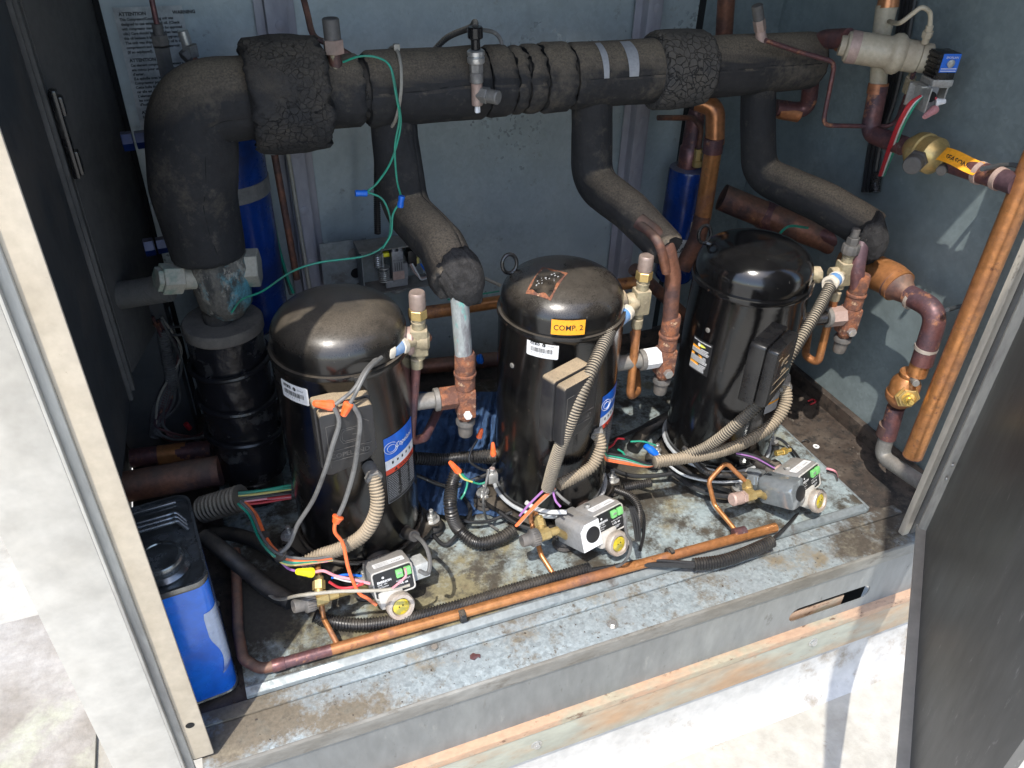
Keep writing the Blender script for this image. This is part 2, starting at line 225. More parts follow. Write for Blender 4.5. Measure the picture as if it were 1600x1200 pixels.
# ------------------------------------------------------------------ geometry helpers
ORG = {}
def arr(v): return np.array(v, float)
class MB:
    def __init__(s): s.v = []; s.f = []
    def add(s, v, f):
        o = len(s.v); s.v += [tuple(map(float, p)) for p in v]; s.f += [tuple(i+o for i in q) for q in f]; return s
    def sweep(s, pts, rad, seg=16, caps=True, rf=None, up=None, close=False):
        p = arr(pts); n = len(p); rad = np.full(n, float(rad)) if np.isscalar(rad) else arr(rad)
        if close: t = np.roll(p, -1, 0)-np.roll(p, 1, 0)
        else: t = np.gradient(p, axis=0)
        t /= np.linalg.norm(t, axis=1)[:, None]+1e-12
        u = arr(up) if up is not None else arr((0, 0, 1)) if abs(t[0][2]) < .9 else arr((0, 1, 0))
        u = u-t[0]*(u@t[0]); u /= np.linalg.norm(u); V = []
        a = np.linspace(0, 2*math.pi, seg, endpoint=False)
        for i in range(n):
            u = u-t[i]*(u@t[i]); u /= np.linalg.norm(u); b = np.cross(t[i], u)
            for k in range(seg):
                r = rad[i]*(rf(i, a[k], p[i]) if rf else 1)
                V.append(p[i]+r*(math.cos(a[k])*u+math.sin(a[k])*b))
        F = [(i*seg+k, i*seg+(k+1) % seg, ((i+1) % n)*seg+(k+1) % seg, ((i+1) % n)*seg+k) for i in range(n if close else n-1) for k in range(seg)]
        if caps and not close:
            F.append(tuple(reversed(range(seg)))); F.append(tuple((n-1)*seg+k for k in range(seg)))
        return s.add(V, F)
    def lathe(s, prof, o, ax=(0, 0, 1), seg=32, rf=None):
        """prof = [(radius, distance along ax)]"""
        o = arr(o); ax = arr(ax)/np.linalg.norm(arr(ax)); u = np.cross(ax, (0, 0, 1) if abs(ax[2]) < .9 else (1, 0, 0)); u /= np.linalg.norm(u); b = np.cross(ax, u)
        V = []; n = len(prof)
        for i, (r, h) in enumerate(prof):
            for k in range(seg):
                a = 2*math.pi*k/seg; rr = r*(rf(a, h) if rf else 1); V.append(o+ax*h+rr*(math.cos(a)*u+math.sin(a)*b))
        F = [(i*seg+k, i*seg+(k+1) % seg, (i+1)*seg+(k+1) % seg, (i+1)*seg+k) for i in range(n-1) for k in range(seg)]
        F.append(tuple(reversed(range(seg)))); F.append(tuple((n-1)*seg+k for k in range(seg)))
        return s.add(V, F)
    def cyl(s, a, b, r, seg=24, bev=None, r2=None):
        a = arr(a); b = arr(b); L = np.linalg.norm(b-a); r2 = r if r2 is None else r2; e = bev if bev is not None else min(r, r2, L)*.12
        return s.lathe([(r-e, 0), (r, e), (r2, L-e), (r2-e, L)], a, b-a, seg)
    def hexa(s, a, b, r, n=6): return s.cyl(a, b, r, n, bev=r*.06)
    def box(s, c, sz, ex=(1, 0, 0), ey=(0, 1, 0), ez=None, bev=.002):
        ex = arr(ex)/np.linalg.norm(ex); ey = arr(ey); ey = ey-ex*(ex@ey); ey /= np.linalg.norm(ey); ez = np.cross(ex, ey); c = arr(c)
        bm = bmesh.new(); bmesh.ops.create_cube(bm, size=1)
        for q in bm.verts: q.co = Vector((q.co.x*sz[0], q.co.y*sz[1], q.co.z*sz[2]))
        if bev: bmesh.ops.bevel(bm, geom=bm.edges[:], offset=min(bev, min(sz)*.45), segments=2, affect='EDGES', profile=.6)
        bm.verts.index_update()
        s.add([c+ex*q.co.x+ey*q.co.y+ez*q.co.z for q in bm.verts], [tuple(q.index for q in f.verts) for f in bm.faces]); bm.free(); return s
    def prism(s, poly, o, ex, ey, d, bev=.002):
        """2D polygon extruded from o by vector d, bevelled"""
        bm = bmesh.new(); o = arr(o); ex = arr(ex); ey = arr(ey); d = arr(d)
        vs = [bm.verts.new(o+ex*x+ey*y) for x, y in poly]; vt = [bm.verts.new(o+ex*x+ey*y+d) for x, y in poly]; n = len(poly)
        bm.faces.new(vs[::-1]); bm.faces.new(vt)
        for i in range(n): bm.faces.new((vs[i], vs[(i+1) % n], vt[(i+1) % n], vt[i]))
        bmesh.ops.recalc_face_normals(bm, faces=bm.faces[:])
        if bev: bmesh.ops.bevel(bm, geom=bm.edges[:], offset=bev, segments=2, affect='EDGES', profile=.6)
        bm.verts.index_update(); s.add([q.co for q in bm.verts], [tuple(q.index for q in f.verts) for f in bm.faces]); bm.free(); return s
    def grid(s, f, nx, ny):
        V = [f(i/nx, j/ny) for j in range(ny+1) for i in range(nx+1)]
        return s.add(V, [(j*(nx+1)+i, j*(nx+1)+i+1, (j+1)*(nx+1)+i+1, (j+1)*(nx+1)+i) for j in range(ny) for i in range(nx)])
    def rect(s, S, x0, y0, x1, y1, o=.0004, nx=8):
        return s.grid(lambda a, b: S(x0+(x1-x0)*a, y0+(y1-y0)*b, o), nx, 2)
    def disc(s, S, x, y, r, o=.0006, n=20, r2=None):
        V = [S(x, y, o)]+[S(x+r*math.cos(2*math.pi*k/n), y+(r2 or r)*math.sin(2*math.pi*k/n), o) for k in range(n)]
        return s.add(V, [(0, k+1, (k+1) % n+1) for k in range(n)])
    def rrect(s, S, x0, y0, x1, y1, r, o=.0004):
        s.rect(S, x0+r, y0, x1-r, y1, o); s.rect(S, x0, y0+r, x0+r, y1-r, o, 1); s.rect(S, x1-r, y0+r, x1, y1-r, o, 1)
        for (cx, cy, a0) in ((x0+r, y0+r, 180), (x1-r, y0+r, 270), (x1-r, y1-r, 0), (x0+r, y1-r, 90)):
            V = [S(cx, cy, o)]+[S(cx+r*math.cos(R_(a0+k*15)), cy+r*math.sin(R_(a0+k*15)), o) for k in range(7)]
            s.add(V, [(0, k+1, k+2) for k in range(6)])
        return s
    def text(s, S, body, x, y, size, o=.0008, align='LEFT', width=None, bold=0, shear=0, rot=0, spacing=1):
        c = bpy.data.curves.new('t', 'FONT'); c.body = body; c.size = size; c.align_x = align; c.resolution_u = 2; c.shear = shear
        c.offset = bold; c.space_character = spacing
        ob = bpy.data.objects.new('t', c); col.objects.link(ob); dg = bpy.context.evaluated_depsgraph_get(); dg.update()
        me = ob.evaluated_get(dg).to_mesh(); V = [v.co.copy() for v in me.vertices]; F = [tuple(p.vertices) for p in me.polygons]
        ob.evaluated_get(dg).to_mesh_clear(); bpy.data.objects.remove(ob); bpy.data.curves.remove(c)
        k = 1
        if width and V:
            xs = [v.x for v in V]; k = width/max(1e-6, max(xs)-min(xs))
        ca, sa = math.cos(rot), math.sin(rot)
        if V: s.add([S(x+k*(v.x*ca-v.y*sa), y+k*(v.x*sa+v.y*ca) if rot else y+v.y*min(1, k*1.2 if k < 1 else 1), o) for v in V], F)
        return s
    def build(s, name, m, parent=None, ang=38, **tags):
        me = bpy.data.meshes.new(name)
        if parent is not None: og = ORG[parent]
        else:
            a = arr(s.v); og = Vector(((a[:, 0].min()+a[:, 0].max())/2, (a[:, 1].min()+a[:, 1].max())/2, a[:, 2].min()))
        me.from_pydata([(p[0]-og.x, p[1]-og.y, p[2]-og.z) for p in s.v], [], s.f); me.update()
        bm = bmesh.new(); bm.from_mesh(me); bmesh.ops.recalc_face_normals(bm, faces=bm.faces[:])
        ca = math.radians(ang)
        for f in bm.faces: f.smooth = True
        for e in bm.edges:
            if len(e.link_faces) == 2 and e.calc_face_angle(0) > ca: e.smooth = False
        bm.to_mesh(me); bm.free(); me.materials.append(M[m])
        o = bpy.data.objects.new(name, me); col.objects.link(o)
        if parent is not None: o.parent = parent
        else: o.location = og
        ORG[o] = og
        for k, v_ in tags.items(): o[k] = v_
        return o
def thing(name, loc, label, cat, group=None):
    o = bpy.data.objects.new(name, None); col.objects.link(o); o.location = loc; o.empty_display_size = .03
    o['label'] = label; o['category'] = cat
    if group: o['group'] = group
    ORG[o] = Vector(loc); return o
def single(mb, name, m, label, cat, group=None, **k):
    o = mb.build(name, m, None, **k); o['label'] = label; o['category'] = cat
    if group: o['group'] = group
    return o
def spline(pts, n=10):
    p = [arr(q) for q in pts]; p = [2*p[0]-p[1]]+p+[2*p[-1]-p[-2]]; out = []
    for i in range(1, len(p)-2):
        for k in range(n):
            t = k/n; out.append(.5*((2*p[i])+(-p[i-1]+p[i+1])*t+(2*p[i-1]-5*p[i]+4*p[i+1]-p[i+2])*t*t+(-p[i-1]+3*p[i]-3*p[i+1]+p[i+2])*t**3))
    out.append(p[-2]); return out
def fillet(pts, r, n=8):
    p = [arr(q) for q in pts]; out = [p[0]]
    for i in range(1, len(p)-1):
        a = p[i-1]-p[i]; b = p[i+1]-p[i]; la, lb = np.linalg.norm(a), np.linalg.norm(b); a /= la; b /= lb
        th = math.acos(max(-1, min(1, a@b))); d = min(r/max(math.tan(th/2), 1e-3), la*.49, lb*.49)
        s0, s1 = p[i]+a*d, p[i]+b*d
        for k in range(n+1):
            t = k/n; out.append((1-t)**2*s0+2*t*(1-t)*p[i]+t*t*s1)
    out.append(p[-1]); return out
def resample(pts, step):
    p = arr(pts); d = np.r_[0, np.cumsum(np.linalg.norm(np.diff(p, axis=0), axis=1))]; n = max(2, int(d[-1]/step)+1)
    t = np.linspace(0, d[-1], n); return np.stack([np.interp(t, d, p[:, i]) for i in range(3)], 1)
def corr(mb, pts, r, pitch=.0052, depth=.16, seg=14):
    q = resample(spline(pts, 14), pitch/4); rad = [r*(1-depth*(.0, .5, 1, .5)[i % 4]) for i in range(len(q))]
    rad = [r*(1 if (i % 4) < 2 else 1-depth) for i in range(len(q))]
    return mb.sweep(q, rad, seg)
def plane(o, ex, ey):
    o, ex, ey = arr(o), arr(ex), arr(ey); ex /= np.linalg.norm(ex); ey = ey-ex*(ex@ey); ey /= np.linalg.norm(ey); nn = np.cross(ex, ey)
    return lambda x, y, t=0: o+ex*x+ey*y+nn*t
def cyls(cx, cy, r, a0, z0): return lambda x, y, t=0: arr((cx+(r+t)*math.cos(a0+x/r), cy+(r+t)*math.sin(a0+x/r), z0+y))
def nz(p, s, k=0.): return noise.noise(Vector((p[0]*s+k, p[1]*s-k, p[2]*s+k*.7)))
def wire(name, m, pts, r, parent=None, **k):
    mb = MB(); mb.sweep(spline(pts, 8), r, 8); return mb

# ================================================================== SETTING
g = MB()
g.grid(lambda a, b: (-60+120*a, -60+120*b, -.452), 8, 8)
o = g.build('ground', 'roof'); o['kind'] = 'structure'
# walkway pads lying on the roof beside the unit
for (x0, y0, x1, y1, rz, lab) in ((-1.35, .60, -.45, 1.02, 0, 'pale walkway pad on the roof beside the white corner post, nearer one'), (-1.35, 1.08, -.45, 1.62, 0, 'pale walkway pad on the roof beside the white corner post, farther one')):
    mb = MB().box(((x0+x1)/2, (y0+y1)/2, -.446), (x1-x0, y1-y0, .010), bev=.002)
    single(mb, 'walkway_pad', 'pad', lab, 'roof pad', 'walkway pads on the roof')

# ================================================================== CABINET
cab = thing('equipment_cabinet', (.6, 1.2, -.45), 'open galvanised sheet metal cabinet of the rooftop unit with white corner post', 'cabinet')
YF, YB, XL, XR, HR = .773, 1.72, -.281, 1.395, 1.40
# curb under the unit, wrapped in membrane
MB().grid(lambda a, b: (-.25+1.75*a, .795-.012*(1-b)-.05*(1-b)**6+.004*noise.noise(Vector((a*9, b*3, 0))), -.452+.20*b), 40, 12).build('curb', 'curb', cab)
MB().box((.56, 1.27, -.012), (1.67, .92, .016), bev=0).build('base_pan', 'floor', cab)
# front rail: top strip, seam, lip, skirt with slot, lower flange
rail = MB()
rail.box((.555, .8105, -.006), (1.46, .073, .010), bev=.0015)
rail_o = rail.build('base_rail', 'rail', cab)
MB().box((.555, .8615, -.003), (1.45, .026, .010), bev=.0015).build('rail_seam_strip', 'rail', cab)
MB().prism([(0, 0), (-.004, -.002), (-.005, -.030), (.004, -.034), (.006, -.001)], (-.17, YF, -.001), (0, 1, 0), (0, 0, 1), (1.47, 0, 0), bev=.0008).build('front_lip', 'lip', cab)
# skirt plate with oval slot
sx0, sx1, sz0, sz1 = -.30, 1.42, -.192, -.030
ctr = P(1297, 943, y=.776); ca_, cb_ = P(1240, 962, y=.776), P(1352, 926, y=.776)
hw = (cb_.x-ca_.x)/2+.010; hh = .021; cz = ctr.z
outer = [(sx0, sz0), (sx1, sz0), (sx1, sz1), (sx0, sz1)]
inner = [(ctr.x+s_*(hw-hh)+hh*math.cos(R_(a)), cz+hh*math.sin(R_(a))) for s_, rng in ((1, range(-90, 91, 15)), (-1, range(90, 271, 15))) for a in rng]
tri = tessellate_polygon([[Vector((a, b, 0)) for a, b in outer], [Vector((a, b, 0)) for a, b in inner]])
allp = outer+inner; mb = MB()
mb.add([(a, .776, b) for a, b in allp], tri); n0 = len(mb.v)
mb.add([(a, .776, b) for a, b in inner]+[(a, .7785, b) for a, b in inner], [(i, (i+1) % len(inner), (i+1) % len(inner)+len(inner), i+len(inner)) for i in range(len(inner))])
mb.build('skirt', 'skirt', cab)
MB().box((ctr.x, .860, cz-.12), (.42, .002, .38), bev=0).build('slot_dark_plate', 'hole', cab); MB().box((ctr.x-.035, .789, cz-.022), (.17, .003, .030), bev=.001).build('slot_ledge', 'rust', cab)  # black plate added behind the slot, its colour stands for the shade inside
MB().hexa((ctr.x-.004, .811, cz-.012), (ctr.x-.004, .804, cz-.012), .008).build('slot_bolt', 'steeld', cab)
MB().prism([(.003, 0), (-.014, -.004), (-.015, -.020), (-.006, -.024), (.003, -.020)], (-.30, YF+.001, -.176), (0, 1, 0), (0, 0, 1), (1.72, 0, 0), bev=.0008).build('rusty_edge', 'rust', cab)
MB().box((.56, .765, -.243), (1.72, .004, .092), bev=.001).build('lower_flange', 'flange', cab)
def bolt(p, d, r, parent, nm='bolt', m='steel'):
    p = arr(p); d = arr(d)/np.linalg.norm(arr(d)); mb = MB(); mb.cyl(p, p+d*.0016, r*1.45, 20); mb.hexa(p+d*.0016, p+d*.0016+d*r*.7, r*.85); return mb.build(nm, m, parent)
for (u, v) in ((838, 1163), (1270, 1003)): bolt(P(u, v, y=.763), (0, -1, 0), .008, cab)
for (u, v, m_) in ((957, 976, 'steel'), (679, 1014, 'steeld')): bolt(P(u, v, z=.0), (0, 0, 1), .0075, cab, m=m_)
# walls
def wallgrid(name, m, f, nx=30, ny=30): return MB().grid(f, nx, ny).build(name, m, cab, 60)
wallgrid('back_wall', 'wall', lambda a, b: (-.30+(1.150+.30)*a, YB+.004*math.sin(b*9+a*3)*math.sin(a*7), -.02+1.42*b))
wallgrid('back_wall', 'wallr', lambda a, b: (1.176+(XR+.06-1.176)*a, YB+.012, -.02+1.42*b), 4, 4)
MB().box((1.165, YB+.02, .68), (.04, .004, 1.42), bev=0).build('panel_gap', 'hole', cab)
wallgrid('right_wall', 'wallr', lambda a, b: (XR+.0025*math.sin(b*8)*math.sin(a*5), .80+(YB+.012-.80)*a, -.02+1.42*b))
MB().box((XR-.012, 1.26, .012), (.020, .90, .045), bev=.004).build('wall_flange', 'floor', cab)
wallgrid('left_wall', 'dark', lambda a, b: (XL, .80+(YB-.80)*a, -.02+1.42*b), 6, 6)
MB().box((-.205, 1.655, .20), (.15, .10, .44), bev=.004).build('added_dark_box', 'dark', cab)  # box added to darken the wall in the lower left corner
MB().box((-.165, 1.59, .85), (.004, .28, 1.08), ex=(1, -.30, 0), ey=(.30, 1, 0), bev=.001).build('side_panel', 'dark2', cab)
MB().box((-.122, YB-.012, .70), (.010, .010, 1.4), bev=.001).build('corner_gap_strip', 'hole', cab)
MB().prism([(-.32, 1.75), (-.32, .789), (.66, .766), (1.03, .708), (1.42, .700), (1.42, 1.75)], (0, 0, HR), (1, 0, 0), (0, 1, 0), (0, 0, .03), bev=.002).build('roof_panel', 'dark2', cab)  # unseen roof; bend in its front edge shaped to steer the shadow line
# inner left door panel hanging above the floor
A0, A1 = arr((-.211, 1.455)), arr((-.247, .80)); dv = (A1-A0)/np.linalg.norm(A1-A0)
pn = MB().box(((A0[0]+A1[0])/2, (A0[1]+A1[1])/2, .86), (.012, np.linalg.norm(A1-A0), 1.12), ex=(1, dv[0]*-1/dv[1]*1, 0), ey=(dv[0], dv[1], 0), bev=.002)
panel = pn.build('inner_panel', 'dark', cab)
for k, (s0, wd) in enumerate(((.045, .026), (.085, .010))):
    c = A0+dv*s0; MB().box((c[0]+.009, c[1], .86), (.008, wd, 1.11), ex=(1, .05, 0), bev=.002).build('panel_lip', 'dark2', panel)
q0, q1 = P(86, 180, x=-.196), P(108, 240, x=-.198)
MB().box((-.193, (q0.y+q1.y)/2, (q0.z+q1.z)/2), (.012, .022, .14), bev=.004).box((-.186, (q0.y+q1.y)/2, (q0.z+q1.z)/2+.045), (.010, .020, .03), bev=.004).box((-.186, (q0.y+q1.y)/2, (q0.z+q1.z)/2-.045), (.010, .020, .04), bev=.004).build('latch', 'bk', panel)
# white front corner post
post = MB().box((-.242, .776, .40), (.084, .006, 1.92), bev=.002).box((-.282, .79, .40), (.004, .03, 1.92), bev=.001).build('corner_post', 'post', cab)
MB().box((-.192, .789, .40), (.012, .008, 1.92), bev=.003).build('post_gasket', 'groove', post)
MB().box((-.1985, .7785, .40), (.0040, .010, 1.92), bev=.0015).build('post_return', 'groove', post)
MB().box((-.171, .7935, .70), (.031, .006, 1.38), bev=.002).build('post_flange', 'lipdust', post)
hp = P(297, 1134, y=.7895); MB().lathe([(.0001, 0), (.0062, 0), (.0064, .0004)], (hp.x, .7903, hp.z), (0, -1, 0), 20).build('bolt_hole', 'hole', post)
# right post and open right door
MB().box((1.236, .800, .68), (.018, .014, 1.36), bev=.003).build('door_jamb', 'edge', cab)
MB().box((1.255, .795, .68), (.016, .006, 1.36), bev=.002).build('door_seal', 'dark2', cab)
hx, hy = 1.255, .778; da = R_(47); dd = arr((-math.sin(da), -math.cos(da), 0)); dn = arr((math.cos(da), -math.sin(da), 0))
DW = .80; dc = arr((hx, hy, 0))+dd*DW/2+dn*.012
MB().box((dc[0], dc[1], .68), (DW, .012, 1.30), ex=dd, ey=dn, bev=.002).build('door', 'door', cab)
door_o = [o for o in col.objects if o.name == 'door'][0]
c = arr((hx, hy, 0))+dd*.006; MB().box((c[0], c[1], .68), (.012, .020, 1.30), ex=dd, ey=dn, bev=.003).build('door_edge', 'groove', door_o)
c = arr((hx, hy, 0))+dd*DW/2-dn*.001; MB().box((c[0], c[1], .033), (DW, .024, .004), ex=dd, ey=dn, bev=.001).build('door_bottom_edge', 'post', door_o)
for v, u in ((733, 1488), (754, 1480)):
    pz = P(u, v, y=.755).z; c = arr((hx, hy, pz))+dd*.022-dn*.0; MB().cyl(c, c-dn*.004+dn*.0, .0045).build('rivet', 'steel', door_o)
# hat channels on the back wall
def channel(xc, w_, m='chan'):
    a = MB(); zc, h = .68, 1.36
    pr = [(-w_/2-.018, 0), (-w_/2-.018, -.003), (-w_/2, -.003), (-w_/2, -.030), (w_/2, -.030), (w_/2, -.003), (w_/2+.018, -.003), (w_/2+.018, 0)]
    a.prism(pr, (xc, YB-.008, 0), (1, 0, 0), (0, 1, 0), (0, 0, h), bev=.0012); o = a.build('wall_channel', m, cab)
    for k in range(9): MB().lathe([(.0095, 0), (.0095, .0012), (.007, .002), (.0001, .0022)], (xc+.004, YB-.038, .13+.125*k), (0, -1, 0), 16).build('rivet', m, o)
    return o
channel(.185, .040); channel(1.010, .036)

# notice on the back wall
nl, nr = P(177, 12, y=YB-.012), P(277, 12, y=YB-.012); nb = P(214, 196, y=YB-.012)
S = plane((-.098, YB-.008, .655), (1, 0, 0), (0, 0, 1)); NW, NH = .118, .262
notice = MB().rect(S, 0, 0, NW, NH, .001).build('notice', 's_paper', cab); notice['label'] = 'printed notice with three language paragraphs'
t = MB(); yy = NH-.014
blocks = [('ATTENTION                    WARNING', ['This Compressor/Condensing unit was', 'designed to use ester based oil. (Check', 'with compressor manufacturer for approved', 'oils.) Care should be taken when handling', 'this oil because it is extremely hygroscopic.', 'The unit was shipped without oil in the', 'compressors and in the oil reservoir', '(if so equipped).']),
          ('ATTENTION', ['Cet element compresseur/condenseur a', 'ete concu pour utiliser une huile a base', "d'ester.", "(La spindle avec le Fabricant du", 'Compresseur pour les huiles approuvees.)', "Cette huile doit etre manipulee avec soin", 'car elle est extremement hygroscopique.', "L'element est expedie sans huile dans", "les compresseurs et dans le reservoir", "d'huile. (Selon les cas)."]),
          ('ATENCION', ['Este compresor/condensador fue', 'disenado para usar aceite a base de', 'ester. (Revise con el fabricante', 'los aceites aprobados.) Se debe', 'tener cuidado al manejar este', 'aceite porque es extremadamente', 'higroscopico. La unidad se envia', 'sin aceite en los compresores.'])]
for hd, ls in blocks:
    t.text(S, hd, .008, yy, .0082, .0016, bold=.0004); yy -= .0085
    for l in ls: t.text(S, l, .008, yy, .0066, .0016, width=min(.104, .0026*len(l)), bold=.0003); yy -= .0080
    yy -= .007
t.build('printing', 's_ink', notice)
exec_later = []

# ================================================================== MOUNTING TRAY
TX0, TX1, TY0, TY1, TZ = -.098, 1.205, .876, 1.60, .014
ty = thing('mounting_tray', (.55, 1.2, 0), 'stained galvanised tray bolted under the three black compressors', 'tray')
mb = MB(); mb.grid(lambda a, b: (TX0+(TX1-TX0)*a, TY0+.013+(TY1-TY0-.013)*b, TZ+.0012*noise.noise(Vector((a*7, b*5, 2)))), 60, 40); mb.build('sheet', 'tray', ty, 60)
MB().prism([(0, .0005), (-.012, -.006), (-.014, -.013), (.004, -.013), (.006, -.001)], (TX0, TY0+.013, TZ), (0, 1, 0), (0, 0, 1), (TX1-TX0, 0, 0), bev=.001).build('rolled_edge', 'galv', ty)
MB().box((TX1+.002, (TY0+TY1)/2, TZ-.006), (.006, TY1-TY0, .013), bev=.002).build('side_edge', 'galv', ty)
bolt(P(336, 945, z=.016), (0, 0, 1), .006, ty, m='steeld')

# ================================================================== COMPRESSORS
CP = [(.160, 1.155), (.562, 1.140), (.975, 1.135)]
CR, ZB, ZS, ZT = .1155, .058, .487, .563
BA = R_(34.6)
def compressor(k, label, paint):
    cx, cy = CP[k]; c = thing('compressor', (cx, cy, TZ), label, 'compressor', 'upright scroll compressors on the tray')
    sh = MB().lathe([(.100, ZB), (.110, ZB+.003), (CR-.0015, ZB+.014), (CR, ZB+.03), (CR, .20), (CR, .34), (CR, ZS-.012), (CR+.0022, ZS-.008), (CR+.0030, ZS-.002), (CR+.0016, ZS+.003), (.105, ZS+.004)], (cx, cy, 0), seg=96)
    shell = sh.build('shell', paint, c, 30)
    pr = [(CR-.0035, ZS+.001), (CR-.0032, ZS+.012)]
    for i in range(1, 17):
        t = i/16*math.pi/2; pr.append(((CR-.0032)*max(math.cos(t), 1e-4)**.62, ZS+.018+(ZT-ZS-.018)*math.sin(t)**.95))
    MB().lathe(pr, (cx, cy, 0), seg=96).build('top_cap', paint, c, 60)
    # base plate: rounded square turned on the rails, with a folded rim
    def sq(a, h, p=5): 
        ca, sa = abs(math.cos(a)), abs(math.sin(a)); return h/((ca**p+sa**p)**(1/p))
    mbp = MB(); V = []; n = 64
    prof = [(.60, .050), (.93, .050), (1.0, .046), (1.02, .036), (1.0, .034)]
    for (f_, z_) in prof:
        for i in range(n):
            a = 2*math.pi*i/n; r = sq(a, .118)*f_; V.append((cx+r*math.cos(a+BA), cy+r*math.sin(a+BA), z_))
    mbp.add(V, [(i*n+j, i*n+(j+1) % n, (i+1)*n+(j+1) % n, (i+1)*n+j) for i in range(len(prof)-1) for j in range(n)])
    mbp.lathe([(.098, .048), (.1, ZB+.006)], (cx, cy, 0), seg=48); mbp.build('base_plate', 'bk', c)
    for i in range(4):
        a = BA+R_(45+90*i); fx, fy = cx+.140*math.cos(a), cy+.140*math.sin(a)
        f = MB().lathe([(.022, TZ+.001), (.024, TZ+.006), (.020, TZ+.012), (.024, TZ+.018), (.022, TZ+.024), (.018, .044)], (fx, fy, 0), seg=24).build('mounting_foot', 'rubber', c)
        b = MB(); b.lathe([(.017, .046), (.017, .0495), (.012, .050)], (fx, fy, 0), seg=20); b.hexa((fx, fy, .050), (fx, fy, .060), .0105); b.cyl((fx, fy, .060), (fx, fy, .073), .0048, 12); b.build('bolt', 'steel', f)
        mb = MB(); ea = arr((math.cos(a), math.sin(a), 0)); mb.box(arr((fx, fy, .045))-ea*.012, (.05, .042, .008), ex=ea, ey=(-ea[1], ea[0], 0), bev=.003); mb.build('foot_arm', 'bk', c)
    # crankcase heater strap
    h = MB(); h.sweep([(cx+(CR+.003)*math.cos(a), cy+(CR+.003)*math.sin(a), ZB+.016) for a in np.linspace(0, 2*math.pi, 73)[:-1]], .0042, 8, close=True)
    hs = h.build('heater_strap', 'silver' if k else 'bk', c)
    return c, shell
LAB = ['dusty black compressor with orange wire nuts over its terminal cover, leftmost of the three', 'black compressor with the orange COMP. 2 sticker and bare rusty square on top', 'glossy clean black compressor with orange and white warning sticker, rightmost of the three']
COMPS = [compressor(i, LAB[i], ('bk1', 'bk2', 'bk3')[i]) for i in range(3)]

def tbox(k, u, v, ang, zoff=0, m='plastic', wd=.092, ht=.128):
    cx, cy = CP[k]; a = R_(ang); f = arr((math.cos(a), math.sin(a), 0)); r = arr((-f[1], f[0], 0)); up = arr((0, 0, 1))
    # centre of the cover face on the view line
    D = CR+.040; d = cw + cr*((u-800)/FPX) - cu*((v-600)/FPX); d = arr(d); o = arr((0, 0, CH))
    t = (D-(o-arr((cx, cy, 0)))@f)/(d@f); C0 = o+d*t
    w2, h2 = wd/2, ht/2
    poly = [(-w2, h2-.004), (-w2+.004, h2), (w2-.004, h2), (w2, h2-.004), (w2, -h2*.55), (w2*.62, -h2*.78), (-w2*.75, -h2), (-w2, -h2*.94)]
    big = [(x*1.07, y*1.06) for x, y in poly]
    box = MB().prism(big, C0-f*.052, r, up, f*.030, bev=.004).build('terminal_box', m, COMPS[k][0])
    cov = MB().prism(poly, C0-f*.021, r, up, f*.021, bev=.0035).build('cover', m, box)
    S = plane(C0, r, up)
    e = MB()
    def line(a_, b_, w_=.0011):
        a_, b_ = arr((*a_, 0)), arr((*b_, 0)); p_ = np.array([-(b_-a_)[1], (b_-a_)[0], 0]); p_ = p_/np.linalg.norm(p_)*w_/2
        q = [a_-p_, b_-p_, b_+p_, a_+p_]; e.add([S(x[0], x[1], .0006) for x in q]+[S(x[0], x[1], -.001) for x in q], [(0, 1, 2, 3), (0, 1, 5, 4), (1, 2, 6, 5), (2, 3, 7, 6), (3, 0, 4, 7)])
    gx, gy = .002, .012
    for p_ in (.0, .0035):
        pts = [(gx+.016-p_*2.2, gy+.014-p_), (gx-.012+p_, gy+.014-p_), (gx-.016+p_, gy+.006), (gx-.016+p_, gy-.006), (gx-.012+p_, gy-.014+p_), (gx+.014-p_, gy-.014+p_)]
        for a_, b_ in zip(pts, pts[1:]): line(a_, b_)
    line((gx+.014, gy-.014), (gx+.016, gy)); line((gx+.016, gy), (gx+.004, gy))
    line((-.036, -.012), (.036, -.012)); line((-.036, -.032), (.030, -.032)); line((-.034, .038), (-.018, .038)); line((-.034, .038), (-.034, -.045)); line((.034, .03), (.02, .042))
    e.text(S, 'COPELAND', -.033, -.027, .0125, .0006, width=.064, bold=.0002)
    e.build('embossed_logo', 'emboss' if m == 'plastic' else 'plastic', cov)
    # wall clip above the box
    ang2 = a; MB().box(arr((cx, cy, C0[2]+h2+.016))+f*(CR+.002), (.004, .020, .028), ex=f, ey=r, bev=.001).build('clip', 'bk', COMPS[k][0])
    return C0, f, r
TB = [tbox(0, 546, 689, -86, wd=.086, ht=.122), tbox(1, 906, 640, -68, wd=.084, ht=.122), tbox(2, 1222, 580, -60, m='plasticn', wd=.092, ht=.120)]

